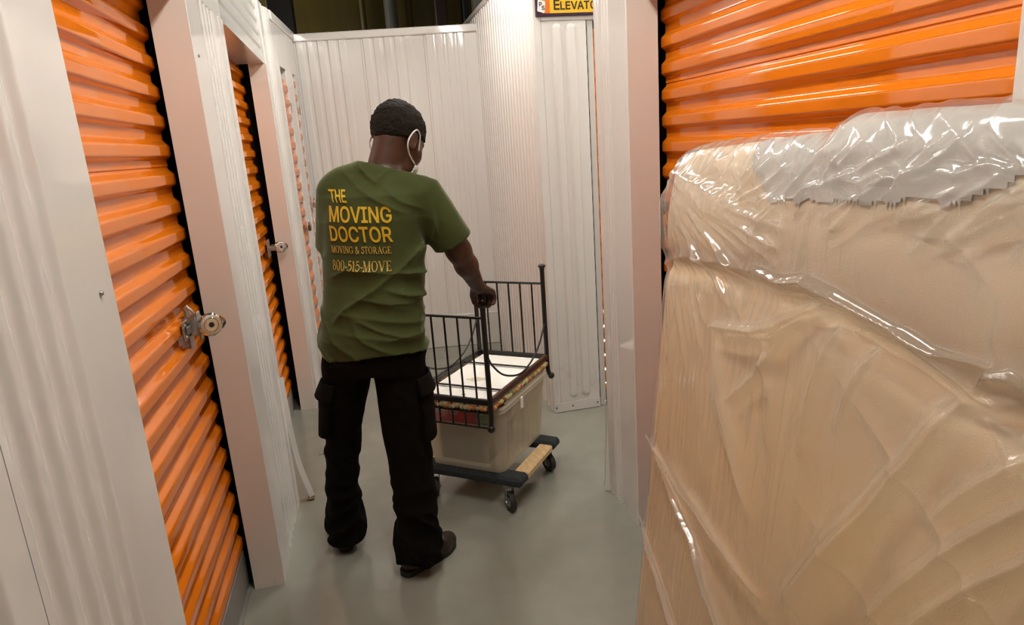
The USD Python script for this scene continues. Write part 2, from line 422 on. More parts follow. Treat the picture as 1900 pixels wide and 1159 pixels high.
# header over the first door and, ribbed, over the second
t2 = thing('trim_2', kind='structure')
obj('header', prism([(-.62, 2.045), (LX, 2.045), (LX, 2.45), (-.62, 2.45)], 2.325 - 1.277, (0, 1.2765, 0), (1, 0, 0), (0, 0, 1), (0, 1, 0)), 'white', t2)
obj('header', prism([(-.62, 2.045), (-.4325, 2.045), (-.4325, 2.45), (-.62, 2.45)], .615, (0, 2.3285, 0), (1, 0, 0), (0, 0, 1), (0, 1, 0)), 'white', t2)
hp = [(-.62, 2.030), (-.420, 2.030), (-.420, 2.062), (-.432, 2.064), (-.432, 2.105)]
for k in range(5):
    z = 2.105 + .066 * k
    hp += [(-.432, z), (-.424, z + .010), (-.424, z + .028), (-.432, z + .038)]
hp += [(-.432, 2.45), (-.62, 2.45)]
obj('header', prism(hp, 1.185, (0, 2.9455, 0), (1, 0, 0), (0, 0, 1), (0, 1, 0)), 'header', t2)

# second pier
t3 = thing('trim_3', kind='structure')
p2 = [(-.62, 4.41), (-.505, 4.41), (-.505, 4.134), (-.413, 4.130), (-.409, 4.134), (-.406, 4.20)]
for k in range(2):
    s = 4.225 + .065 * k
    p2 += [(-.404 + .0006 * k, s), (-.409, s + .010), (-.409, s + .024), (-.403, s + .034)]
p2 += [(-.388, 4.37), (-.384, 4.42), (-.62, 4.42)]
obj('jamb_column', prism(p2, 2.36), 'white', t3)
obj('jamb_plate', prism([(-.505, 4.1305), (-.410, 4.1275), (-.410, 4.1295), (-.505, 4.1325)], 2.03), 'jamb', t3)

# far stretch of the left wall, slightly skewed, with two narrow lockers
A0, A1 = V3([-.384, 4.421]), V3([-.318, 5.212])
LA = np.linalg.norm(A1 - A0)
eu = (A1 - A0) / LA
en = V3([eu[1], -eu[0]])


def onA(m):
    return frame(m, (*A0, 0), (*eu, 0), (*en, 0))


sA = lambda y: (y - A0[1]) / eu[1]
d3 = (sA(4.515), sA(4.735))
d4 = (sA(4.945), sA(5.075))
far = thing('wall_far_left', kind='structure')
for a, b in ((0.0005, d3[0]), (d3[1], d4[0]), (d4[1], LA - .001)):
    obj('wall_panel', onA(box(a, b, -.10, 0, 0, 2.305, .003)), 'white', far)
for a, b in (d3, d4):
    obj('lintel', onA(box(a, b, -.10, 0, 2.062, 2.305)), 'white', far)
    obj('door_casing', [onA(box(a - .006, a + .004, 0, .004, 0, 2.072)), onA(box(a + .004, b, 0, .004, 2.06, 2.072))], 'white', far)
obj('cap_rail', onA(box(.0005, LA - .002, -.06, .012, 2.3055, 2.36, .006)), 'white', far)

door1 = thing('door_1', kind='structure')
rollup(door1, (-.560, 1.24), (0, 1), (1, 0), 2.372 - 1.24, phase=1.898)
obj('guide_channel', [box(-.64, -.595, 2.300, 2.60, 0, 2.1), box(-.61, -.5385, 2.56, 2.60, 0, 2.1)], 'black', door1)
door2 = thing('door_2', kind='structure')
rollup(door2, (-.545, 2.90), (0, 1), (1, 0), 4.20 - 2.90, phase=1.885)
obj('guide_channel', [box(-.64, -.580, 4.10, 4.40, 0, 2.1), box(-.60, -.5055, 4.36, 4.40, 0, 2.1)], 'black', door2)
for i, (a, b) in enumerate((d3, d4)):
    d = thing(f'door_{3 + i}', kind='structure')
    o = A0 + eu * (a + .001) - en * .001
    rollup(d, o, eu, en, b - a - .002, phase=1.93 - .03 * i, ztop=2.0, zlow=.03)
for y0, y1, x in ((1.277, 2.327, -.575), (2.95, 4.12, -.56)):
    obj('trim_sill', box(x - .05, x + .022, y0, y1, 0, .010), 'dull', kind='structure')

# ---------------------------------------------------------------- far partition
B0, B1 = V3([-.318, 5.213]), V3([.9525, 5.03])
LB = np.linalg.norm(B1 - B0)
bu = (B1 - B0) / LB
bn = V3([bu[1], -bu[0]])            # towards the camera


def onB(m):
    return frame(m, (*B0, 0), (*bu, 0), (*bn, 0))


wb = thing('wall_back', kind='structure')
cuts = [0.0, .462, .902, LB]
for i in range(3):
    L = cuts[i + 1] - cuts[i] - .0015
    pr = groove_profile(L, .0733, .020, .0065, r=.003, ends=.012)
    obj('wall_panel', onB(prism([tuple(p) for p in pr] + [(L, -.03), (0, -.03)], 2.292 - .254, (cuts[i], 0, .254))), 'white', wb)
obj('kick_plate', onB(box(0, LB, -.03, .010, 0, .2535, .004)), 'kick', wb)
obj('cap_rail', onB(box(0, LB, -.035, .016, 2.2925, 2.345, .006)), 'white', wb)
for k in range(8):
    obj('screw', onB(lathe([(0, .004), (.003, .0035), (.005, 0), (0, -.002)], 8, (.1 + .15 * k, .02, 2.345), (0, 0, 1))), 'galv', wb)

# ribbed wall along the right, and the pier with the sign
wr = thing('wall_far_right', kind='structure')
y = 3.535
while y < 6.0:
    L = min(.588, 6.2 - y)
    pr = groove_profile(L - .0015, .0733, .024, .008, r=.003, ends=0.0)
    obj('wall_panel', prism([(-d, s) for s, d in pr] + [(.06, L - .0015), (.06, 0)], 2.40, (.953, y, 0)), 'white', wr)
    y += L
obj('cap_rail', box(.938, 1.02, 3.50, 6.2, 2.4005, 2.435, .006), 'white', wr)
obj('panel_edge', box(.945, .985, 3.486, 3.5345, 0, 2.40, .003), 'white', wr)

t4 = thing('trim_4', kind='structure')
obj('face_panel', box(.9855, 1.222, 3.489, 3.53, .055, 2.092, .003), 'white', t4)
obj('kick_strip', box(.947, 1.222, 3.4855, 3.4885, .002, .058, .001), 'white', t4)


def rib(x0, x1, z0, z1, y, d):
    w = (x1 - x0) / 2
    cs = [(-w, 0), (-w * .62, -d), (w * .62, -d), (w, 0)]
    cs = fillet(cs, w * .3, 3)
    body = prism([tuple(c) for c in cs], z1 - z0 - 2 * w, ((x0 + x1) / 2, y, z0 + w))
    ends = []
    for zc in (z0 + w, z1 - w):
        s = trimesh.creation.icosphere(subdivisions=2, radius=1)
        s.apply_scale([w, d * 1.0, w])
        s.apply_translation([(x0 + x1) / 2, y, zc])
        ends.append(s)
    return [body] + ends


obj('rib', rib(1.040, 1.088, .085, 2.082, 3.4892, .014), 'white', t4)
obj('rib', rib(1.112, 1.165, .085, 2.082, 3.4892, .014), 'white', t4)
for x in (.957, 1.055, 1.205):
    obj('screw', lathe([(0, .003), (.003, .0025), (.0045, 0), (0, -.002)], 8, (x, 3.4853, .03), (0, -1, 0)), 'black', t4)
obj('header', box(.9855, 2.6, 3.489, 3.56, 2.0935, 2.42, .003), 'white', t4)
obj('door_frame_post', box(1.228, 1.262, 3.50, 3.54, 0, 2.0925, .003), 'kick', t4)
obj('rubber_seal', box(1.2222, 1.2278, 3.50, 3.53, 0, 2.0925), 'black', t4)
door5 = thing('door_5', kind='structure')
rollup(door5, (1.265, 3.535), (1, 0), (0, -1), 1.1, phase=1.90, zlow=.05, ztop=2.02)
obj('floor_shadow_gap', box(1.228, 2.4, 3.505, 3.53, 0, .012), 'black', door5)

# right pier between the big door and the side passage
t5 = thing('trim_5', kind='structure')
rp = [(1.20, 2.53), (1.049, 2.53), (1.049, 2.268), (.937, 2.264), (.933, 2.268), (.933, 2.41)]
for s in (2.425, 2.452, 2.479):
    rp += [(.933, s), (.939, s + .005), (.939, s + .014), (.933, s + .019)]
rp += [(.933, 2.525), (.929, 2.532), (.929, 2.566), (.933, 2.571), (1.20, 2.571)]
obj('jamb_column', prism(rp, 2.45), 'white', t5)
obj('jamb_plate', prism([(.9345, 2.2595), (1.047, 2.2635), (1.047, 2.2665), (.9345, 2.2625)], 2.045), 'jamb', t5)
bent = curve([(.926, 2.575, .42), (.922, 2.58, .25), (.914, 2.58, .10), (.905, 2.575, .02)], 6)
obj('corner_guard', trimesh.util.concatenate([frame(box(-.0012, .0012, -.008, .008, 0, np.linalg.norm(bent[i + 1] - bent[i]) * 1.05), bent[i],
    *(lambda t: (np.cross([.6, .8, 0], t), (.6, .8, 0), t))((bent[i + 1] - bent[i]) / np.linalg.norm(bent[i + 1] - bent[i]))) for i in range(len(bent) - 1)]), 'white', t5)
obj('header', prism([(1.2, 2.045), (.933, 2.045), (.933, 2.45), (1.2, 2.45)], 2.262 - .838, (0, .8385, 0), (1, 0, 0), (0, 0, 1), (0, 1, 0)), 'white', t5)
wr2 = thing('wall_right', kind='structure')
obj('wall_passage', box(1.205, 4.0, 2.535, 2.57, 0, 2.45), 'white', kind='structure')
obj('wall_panel', box(.933, 1.2, -2.9, .836, 0, 2.45, .004), 'white', wr2)
door6 = thing('door_6', kind='structure')
rollup(door6, (1.070, .80), (0, 1), (-1, 0), 2.290 - .80, phase=1.8855, seams=(3, 8, 13, 18))
obj('guide_channel', [box(1.100, 1.16, 2.20, 2.50, 0, 2.1), box(1.0495, 1.13, 2.46, 2.50, 0, 2.1)], 'black', door6)

# ================================================================ ceiling lamps
for i, (x, y0, y1, z, lab) in enumerate(LAMPS):
    t = thing('ceiling_light', (x, (y0 + y1) / 2, z), label=lab, cat='light')
    L = (y1 - y0) / 2
    obj('housing', box(-.07, .07, -L - .03, L + .03, .03, .09, .01), 'hall', t)
    for s in (-.035, .035):
        obj('tube', tube([(s, -L, .005), (s, L, .005)], .016, 10), 'lamp', t)
    for yy in (-L * .7, L * .7):
        obj('hanger', tube([(0, yy, .09), (0, yy, 3.5 - z)], .004, 6), 'galv', t)

# ================================================================ sign
sg = thing('elevator_sign', (.959, 3.489, 2.112), label='purple and yellow sign lettered ELEVATOR above the white ribbed pier', cat='sign')
obj('board', box(0, .46, -.018, -.001, 0, .104, .002), 'purple', sg)
obj('yellow_panel', box(.072, .448, -.0195, -.0182, .013, .092), 'yellow', sg)
obj('arrow', prism([(.030, .013), (.072, .013), (.072, .092), (.030, .092), (.020, .0525)], .0013, (0, -.0182, 0), (1, 0, 0), (0, 0, 1), (0, -1, 0)), 'signorange', sg)
lg = obj('logo_plate', prism(Polygon([(.0125, .028), (.039, .022), (.043, .064), (.0165, .070)]).buffer(.006), .0012, (0, -.0197, 0), (1, 0, 0), (0, 0, 1), (0, -1, 0)), 'signwhite', sg)
for ch, x, z in (('P', .015, .046), ('S', .028, .029)):
    lm = meshkit.text_mesh(ch, .019, .001, True)
    obj('letter', frame(lm, (x, -.0211, z), (1, 0, 0), (0, 0, 1), (0, -1, 0)), 'ink', lg, smooth=False)
x = .092
for i, ch in enumerate('ELEVATOR'):
    lm = meshkit.text_mesh(ch, .045 if i == 0 else .036, .0012, True)
    w = lm.bounds[1][0] - lm.bounds[0][0]
    lm.apply_translation([-lm.bounds[0][0], 0, 0])
    obj('letter', frame(lm, (x, -.0197, .029), (1, 0, 0), (0, 0, 1), (0, -1, 0)), 'ink', sg, smooth=False)
    x += w + (.000 if ch in 'VA' else .004)

# ================================================================ latches and padlocks
def disc_lock(name, o, ax, r, **kw):
    t = thing(name, o, **kw)
    ax = V3(ax, float) / np.linalg.norm(ax)
    h = r * .38
    obj('case', lathe([(0, h), (r * .55, h), (r * .62, h * .82), (r * .86, h * .74), (r, h * .3), (r, -h * .3), (r * .9, -h * .8), (r * .6, -h), (0, -h)], 36, (0, 0, 0), ax), 'chrome', t, smooth=25)
    obj('keyhole', lathe([(0, h * 1.12), (r * .2, h * 1.12), (r * .24, h * .9), (0, h * .9)], 16, ax * .001, ax), 'black', t)
    a = np.cross(ax, [0, 0, 1])
    a /= np.linalg.norm(a)
    obj('shackle', tube([V3([0, 0, 0]) - a * r * .9 + V3([0, 0, 1]) * r * q - a * .012 * (1 - (q / .5) ** 2) for q in np.linspace(-.5, .5, 9)], r * .13, 8), 'chrome', t)
    return t


lt = thing('door_latch', (-.556, 2.17, 1.04), label='galvanised slide latch bolted to the nearest orange door', cat='latch')
obj('back_plate', [box(.0, .006, -.075, .06, -.030, .030, .004), box(.0, .006, -.02, .03, -.065, .065, .004)], 'galv', lt)
obj('slide_bolt', box(.006, .016, -.055, .12, -.012, .012, .003), 'galv', lt)
obj('staple', [box(.006, .035, -.01, -.004, -.028, .028, .002), box(.006, .035, .016, .022, -.028, .028, .002), box(.030, .036, -.01, .022, -.045, .045, .003)], 'dull', lt)
obj('finger_pull', tube(curve([(.01, -.03, .02), (.03, -.035, .045), (.012, -.03, .07)], 6), .006, 8), 'galv', lt)
for yy, zz in ((-.055, .018), (-.055, -.018)):
    obj('rivet', lathe([(0, .005), (.004, .004), (.007, 0), (0, -.001)], 10, (.006, yy, zz), (1, 0, 0)), 'chrome', lt)
disc_lock('disc_padlock', (-.492, 2.17, 1.04), (.50, -.84, .10), .036, label='round chrome disc padlock on the nearest orange door', cat='padlock')
lt = thing('door_latch', (-.535, 4.02, 1.03), label='galvanised slide latch bolted to the second orange door', cat='latch')
obj('back_plate', box(0, .006, -.05, .05, -.05, .05, .004), 'galv', lt)
obj('slide_bolt', box(.006, .05, -.03, .09, -.012, .012, .003), 'galv', lt)
disc_lock('disc_padlock', (-.470, 4.04, 1.03), (.5, -.84, .1), .034, label='round chrome disc padlock on the second orange door', cat='padlock')
q = A0 + eu * (d3[1] - .03) + en * .018
pl = thing('brass_padlock', (*q, 1.08), label='small dark brass padlock on the narrow locker beside the second pier', cat='padlock')
obj('case', frame(box(-.022, .022, -.009, .009, -.042, 0, .006), (0, 0, 0), (*eu, 0), (*en, 0)), 'brass', pl)
obj('shackle', frame(tube(curve([(-.014, 0, -.004), (-.014, 0, .020), (0, 0, .036), (.014, 0, .020), (.014, 0, -.004)], 6), .0042, 8), (0, 0, 0), (*eu, 0), (*en, 0)), 'galv', pl)
q = A0 + eu * (d4[1] - .02) + en * .018
pl = thing('steel_padlock', (*q, 1.20), label='small bright padlock on the locker next to the far partition', cat='padlock')
obj('case', frame(box(-.020, .020, -.009, .009, -.036, 0, .006), (0, 0, 0), (*eu, 0), (*en, 0)), 'chrome', pl)
obj('shackle', frame(tube(curve([(-.012, 0, -.004), (-.012, 0, .018), (0, 0, .030), (.012, 0, .018), (.012, 0, -.004)], 6), .004, 8), (0, 0, 0), (*eu, 0), (*en, 0)), 'chrome', pl)
for (s, z, lab) in ((d3[1] + .012, 1.83, 'small steel number plate beside the first narrow locker'), (d4[1] + .016, 1.83, 'small steel number plate beside the second narrow locker')):
    q = A0 + eu * s
    obj('number_plate', frame(box(-.012, .012, 0, .004, -.03, .03, .002), (*q, z), (*eu, 0), (*en, 0)), 'galv', label=lab, cat='plate')
obj('loose_strip', tube(curve([(-.405, 3.02, .30), (-.36, 3.42, .004), (-.29, 3.46, .006)][1:] + [(-.27, 3.47, .004)], 6), .004, 6), 'dull', label='short loose metal strip lying on the floor by the left wall', cat='strip')

# ================================================================ dolly, tote, bed  (one frame: u right, v away)
TH = math.radians(38)
vv = V3([math.sin(TH), math.cos(TH), 0])
uu = V3([math.cos(TH), -math.sin(TH), 0])
ROT = -TH                                        # rotation about z that takes x to uu, y to vv

# --- dolly: local origin at its front right corner, x to the right, y away
DW, DL, DZ = .50, .455, .156
dl = thing('furniture_dolly', (.514, 2.500, 0), ROT, label='low wooden furniture dolly with black carpeted ends under the tote', cat='dolly')
for y0 in (0.0, DL - .085):
    bx = box(-DW, 0, y0, y0 + .085, DZ - .042, DZ, .012)
    bx = bx.subdivide_to_size(.02)
    v = bx.vertices
    bx.vertices = v + .003 * (np.stack([meshkit.noise(v * 40, s) for s in (1, 2, 3)], -1) - .5)
    obj('end_board', bx, 'carpet', dl, smooth=50)
for x0 in (-.072, -DW + .004):
    obj('side_rail', box(x0, x0 + .068, .086, DL - .086, DZ - .040, DZ - .008, .006), 'pine', dl)


def caster(x, y, a):
    c = thing('caster', (x, y, 0), a, parent=dl)
    w = []
    obj('wheel', lathe([(.012, .011), (.032, .011), (.036, .013), (.041, .012), (.043, .006), (.043, -.006), (.041, -.012), (.036, -.013), (.032, -.011), (.012, -.011)][::-1], 28, (0, -.022, .043), (1, 0, 0)), 'tread', c)
    obj('hub', lathe([(0, .013), (.010, .013), (.022, .0115), (.022, -.0115), (.010, -.013), (0, -.013)][::-1], 20, (0, -.022, .043), (1, 0, 0)), 'hub', c)
    pl_ = Polygon(fillet([(-.032, .030), (-.012, .030), (.018, .100), (.018, .104), (-.018, .104), (-.022, .100)], .006, 3, True))
    obj('fork', [prism(pl_, .002, (s, 0, 0), (0, 1, 0), (0, 0, 1), (1, 0, 0)) for s in (-.0185, .0165)] + [box(-.0185, .0185, -.018, .018, .1005, .1035), lathe([(0, .1135), (.018, .1135), (.021, .109), (.018, .1035), (0, .1035)][::-1], 20)], 'galv', c)
    obj('axle_nut', [lathe([(0, .006), (.006, .006), (.007, 0), (0, 0)][::-1], 6, (s * .0185, -.022, .043), (s, 0, 0)) for s in (-1, 1)], 'galv', c)


caster(-.075, .028, TH + .15)
caster(-.060, DL - .045, TH + .35)
caster(-DW + .05, .045, TH - .2)
caster(-DW + .05, DL - .045, TH + .6)

# --- tote
def rring(hx, hy, r, z, n=10, per=14):
    """Rounded rectangle with extra points along the straight sides."""
    pts = []
    for cx, cy, a0 in ((hx - r, -hy + r, -90), (hx - r, hy - r, 0), (-hx + r, hy - r, 90), (-hx + r, -hy + r, 180)):
        for t in np.linspace(a0, a0 + 90, n):
            pts.append((cx + r * math.cos(math.radians(t)), cy + r * math.sin(math.radians(t))))
    out = []
    for i in range(len(pts)):
        a, b = V3(pts[i]), V3(pts[(i + 1) % len(pts)])
        k = 40 if np.linalg.norm(b - a) > .1 else 1
        for t in range(k):
            out.append(a + (b - a) * t / k)
    o = V3(out)
    return np.column_stack([o, np.full(len(o), z)])


def loft(rings, cap0=True, cap1=True):
    n = len(rings[0])
    v = np.vstack(rings)
    f = []
    for i in range(len(rings) - 1):
        for k in range(n):
            l = (k + 1) % n
            a, b, c, d = i * n + k, i * n + l, (i + 1) * n + l, (i + 1) * n + k
            f += [[a, b, c], [a, c, d]]
    if cap0:
        v = np.vstack([v, rings[0].mean(0)])
        f += [[len(v) - 1, (k + 1) % n, k] for k in range(n)]
    if cap1:
        v = np.vstack([v, rings[-1].mean(0)])
        o = (len(rings) - 1) * n
        f += [[len(v) - 1, o + k, o + (k + 1) % n] for k in range(n)]
    return trimesh.Trimesh(v, V3(f), process=False)


TW, TL, TZ0, TZ1 = .40, .50, .157, .462
tc = V3([.454, 2.548, 0]) - uu * (TW / 2 - .004) + vv * (TL / 2)
to = thing('storage_tote', tc, ROT, label='translucent plastic storage tote on the dolly, under the little iron bed', cat='storage tote')


def tote_ring(z, inset=0.0, flute=True):
    k = (z - TZ0) / (TZ1 - TZ0)
    hx, hy = TW / 2 - .022 * (1 - k) - inset, TL / 2 - .030 * (1 - k) - inset
    R = rring(hx, hy, .035 - inset * .5, z)
    if flute and .185 < z < .375:
        on = np.abs(R[:, 0]) > hx - .004
        wv = (np.abs(((R[:, 1] / .050) % 1) - .5) < .36) & (np.abs(R[:, 1]) < .175)
        R[on & wv, 0] -= np.sign(R[on & wv, 0]) * .007
        on = np.abs(R[:, 1]) > hy - .004
        wv = np.abs(R[:, 0]) < .115 + .03 * (.3 - z)
        R[on & wv, 1] -= np.sign(R[on & wv, 1]) * .009
    return R


outer = [tote_ring(z) for z in (TZ0, .164, .178, .188, .21, .25, .30, .35, .372, .378, .40, .44)]
rim = [rring(TW / 2 + .010, TL / 2 + .010, .045, z) for z in (.4405, .458)] + [rring(TW / 2 + .004, TL / 2 + .004, .043, TZ1), rring(TW / 2 - .006, TL / 2 - .006, .035, TZ1)]
inner = [tote_ring(z, .0035) for z in (.44, .40, .378, .372, .35, .30,   .25, .21, .188, .178, .166)]
tub = loft(outer + rim + inner)
tcn = tub.triangles_center
win = (tcn[:, 1] < -TL / 2 + .03) & (np.abs(tcn[:, 0]) < TW / 2 - .045) & (tcn[:, 2] > .379) & (tcn[:, 2] < .440)
pane = tub.copy()
pane.update_faces(win)
pane.remove_unreferenced_vertices()
tub.update_faces(~win)
obj('tub', tub, 'tote', to, smooth=40)
obj('clear_band', pane, 'clear', to, smooth=40, label='clear band in the front wall under the rim')
obj('lid_clip', box(TW / 2 + .008, TW / 2 + .018, -.075, -.055, .398, .452, .004), 'cushion', to, label='white clip on the long side of the tote')

sacks = thing('cardboard_box', tc + V3([0, 0, TZ0 + .0125]) + vv * (-.02), ROT, label='brown cardboard box showing dimly through the front of the tote', cat='box')
obj('carton', box(-.13, .090, -.186, .10, 0, .17, .004), 'card', sacks)
obj('flap', [box(-.13, -.022, -.178, .10, .1705, .1735), box(-.018, .090, -.178, .10, .1705, .1735)], 'card', sacks)
rp_ = thing('red_packet', tc + V3([0, 0, TZ0 + .1885]) + vv * (-TL / 2 + .046), ROT, label='red foil packet with white print at the front of the tote', cat='packet')
pk = box(-.155, .06, -.018, .018, 0, .108, .012).subdivide_to_size(.012)
pk.vertices += .004 * (np.stack([meshkit.noise(pk.vertices * 45, s) for s in (5, 6, 7)], -1) - .5)
obj('wrapper', pk, 'red', rp_, smooth=50)
for k in range(3):
    obj('print_line', box(-.14, -.075 + .01 * k, -.0215, -.0195, .062 + .012 * k, .065 + .012 * k), 'packwhite', rp_)
    obj('print_line', box(-.055, -.02 + .008 * k, -.0215, -.0195, .060 + .012 * k, .065 + .012 * k), 'packwhite', rp_)
bg = thing('green_bag', tc + V3([0, 0, TZ0 + .1885]) + vv * (-TL / 2 + .046) + uu * .118, ROT, label='crumpled clear bag with green print beside the red packet', cat='bag')
pk = box(-.045, .040, -.016, .016, 0, .10, .014).subdivide_to_size(.01)
pk.vertices += .008 * (np.stack([meshkit.noise(pk.vertices * 60, s) for s in (8, 9, 10)], -1) - .5)
obj('pouch', pk, 'packgreen', bg, smooth=50)

# --- little iron bed standing on the tote; origin under its front right post
BW, BL, BZ = .362, .600, .490
bo = V3([.412, 2.497, 0])
bed = thing('miniature_iron_bed', bo, ROT, label='small black wrought-iron bed with white mattress riding on top of the tote', cat='bed')
E_ = lambda x, y, z: (x, y, z)


def post(x, y, z0, z1, flare):
    pts = curve([(x, y, z1), (x, y, .60), (x, y, .50), (x + .0, y + .006 * flare, .44), (x, y + .022 * flare, z0)], 8)
    m = [tube(pts, .0105, 12)]
    m.append(lathe([(0, z1 + .012), (.009, z1 + .012), (.017, z1 + .008), (.018, z1 + .002), (.012, z1 - .006), (.0105, z1 - .02), (0, z1 - .02)][::-1], 16, (x, y, 0)))
    s = trimesh.creation.icosphere(subdivisions=2, radius=.016)
    s.apply_translation([x, y + .024 * flare, z0])
    m.append(s)
    return m


obj('post', post(0, 0, .408, .915, -.3), 'iron', bed)
obj('post', post(-BW, 0, .408, .915, -.3), 'iron', bed)
obj('post', post(0, BL, .412, .955, 1.6), 'iron', bed)
obj('post', post(-BW, BL, .412, .955, 1.6), 'iron', bed)
for yb, zt, zb in ((0, .868, .408), (BL, .876, .505)):
    obj('top_rail', tube([(0, yb, zt), (-BW, yb, zt)], .0055, 8), 'iron', bed)
    if yb == 0:
        obj('foot_rail', tube([(0, yb - .004, zb), (-BW, yb - .004, zb)], .004, 8), 'iron', bed)
    for k in range(5):
        xx = -.058 - .0605 * k
        obj('spindle', tube([(xx, yb, zt), (xx, yb, .60), (xx, yb - (.003 if yb == 0 else 0), zb)], .0042, 8), 'iron', bed)
    obj('cross_rail', box(-BW, 0, yb - .008, yb + .008, .506, .531, .003), 'iron', bed)
for xx, mt in ((0, 'railwood'), (-BW, 'iron')):
    obj('side_rail', box(xx - .009, xx + .009, .008, BL - .008, .510, .534, .003), mt, bed)
    sw = curve([(xx, .598, .690), (xx, .514, .603), (xx, .405, .552), (xx, .285, .541), (xx, .138, .589), (xx, .041, .664), (xx, .003, .72)], 8)
    obj('swag_rail', tube(sw, .0042, 8), 'iron', bed)
for yy in (.130, .425):
    obj('slat', box(-BW + .009, -.009, yy - .005, yy + .005, .521, .527, .002), 'iron', bed)
mt = box(-BW + .012, -.012, .010, BL - .010, .470, .516, .016)
obj('mattress', mt, 'cushion', bed, smooth=40)
st = [Point(0, 0).buffer(.028, 24).union(Point(.03, .012).buffer(.016)).union(Point(-.035, -.01).buffer(.010))]
obj('stain', prism(st[0], .0006, (-.19, .24, .5162)), paint('mattress_stain', (.62, .57, .43), .9), bed)
obj('stain', prism(Point(0, 0).buffer(.010), .0006, (-.155, .06, .5162)), 'linen', bed)


def beads(p0, p1, n, seed):
    rng = np.random.default_rng(seed)
    out = []
    for k in range(n):
        t = (k + .5) / n
        s = trimesh.creation.icosphere(subdivisions=2, radius=1)
        s.apply_scale(V3([.011, .011, .012]) * rng.uniform(.85, 1.12))
        s.apply_translation(V3(p0) * (1 - t) + V3(p1) * t + rng.normal(0, .0012, 3))
        out.append(s)
    return out


for a, b, n, s in (((.004, .012, .490), (.004, BL - .012, .490), 32, 1), ((-.012, -.002, .490), (-BW + .012, -.002, .490), 18, 2), ((-BW - .004, .012, .490), (-BW - .004, BL - .012, .490), 32, 3)):
    for m_ in beads(a, b, n, s):
        obj('piping_bead', m_, 'floral', bed)
obj('bed_base', box(-BW + .004, -.004, .003, BL - .004, .4635, .478, .004), 'iron', bed)

# ================================================================ wrapped furniture
# local axes: s along the corridor (+y), h up the slab, d out of the slab towards the corridor
WK = .107
wh = V3([WK, 0, 1]) / math.hypot(1, WK)
wd = V3([-1, 0, WK]) / math.hypot(1, WK)
HS = 1.512
W_FAR, W_NEAR, W_T = 1.735, .45, .185
wo = V3([.690, 0, 0.0])


def seg_field(S, Hh, poly, w, amp, taper=True):
    """Fold along a polyline in (s, h): a sharp crest that fades at its ends."""
    P = V3(poly, float)
    best = np.full(S.shape, 9.0)
    at = np.zeros(S.shape)
    L = np.r_[0, np.cumsum(np.linalg.norm(np.diff(P, axis=0), axis=1))]
    for i in range(len(P) - 1):
        a, b = P[i], P[i + 1]
        d = b - a
        t = np.clip(((S - a[0]) * d[0] + (Hh - a[1]) * d[1]) / (d @ d), 0, 1)
        q = np.hypot(S - a[0] - t * d[0], Hh - a[1] - t * d[1])
        m = q < best
        best[m] = q[m]
        at[m] = (L[i] + t * (L[i + 1] - L[i]))[m] / L[-1]
    e = np.exp(-best / w) * amp
    return e * (np.sin(np.pi * np.clip(at * .94 + .03, 0, 1)) ** .5 if taper else 1)


def n2d(S, Hh, fs, fh, seed):
    return meshkit.noise(np.stack([S * fs, Hh * fh, np.full(S.shape, seed * 3.7)], -1), seed)


def ridge(n):
    return 1 - np.abs(2 * n - 1)


def base_bulge(S, Hh):
    """Cushion relief of the furniture itself."""
    b = .012 * np.sin(np.clip((W_FAR - S) / .9, 0, 1) * np.pi)
    crease = 1.205 - .10 * np.clip((1.3 - S) / .6, 0, 1) ** 1.2
    b += -.020 * np.exp(-((Hh - crease) / .035) ** 2)
    b += .012 * np.exp(-((Hh - crease - .13) / .10) ** 2)
    b += .008 * (n2d(S, Hh, 2.5, 2.5, 3) - .5)
    crease2 = .66 - .26 * np.clip((W_FAR - S) / .7, 0, 1)
    b += -.012 * np.exp(-((Hh - crease2) / .02) ** 2) * np.clip(1 - (W_FAR - S) / .7, 0, 1)
    return b


def outline(n_h=150, pad=0.0):
    """Cross-section (h, d) of the slab from the floor up the front, over the rounded top and down the back."""
    r = .070
    pts = [(h, 0.0) for h in np.linspace(0.004, HS - r, n_h)]
    pts += [(HS - r + r * math.sin(t), -r + r * math.cos(t)) for t in np.linspace(0, math.pi / 2, 26)[1:]]
    pts += [(h, -(.200 - WK * h)) for h in np.linspace(HS - .02, 0.004, 14)]
    return V3(pts)


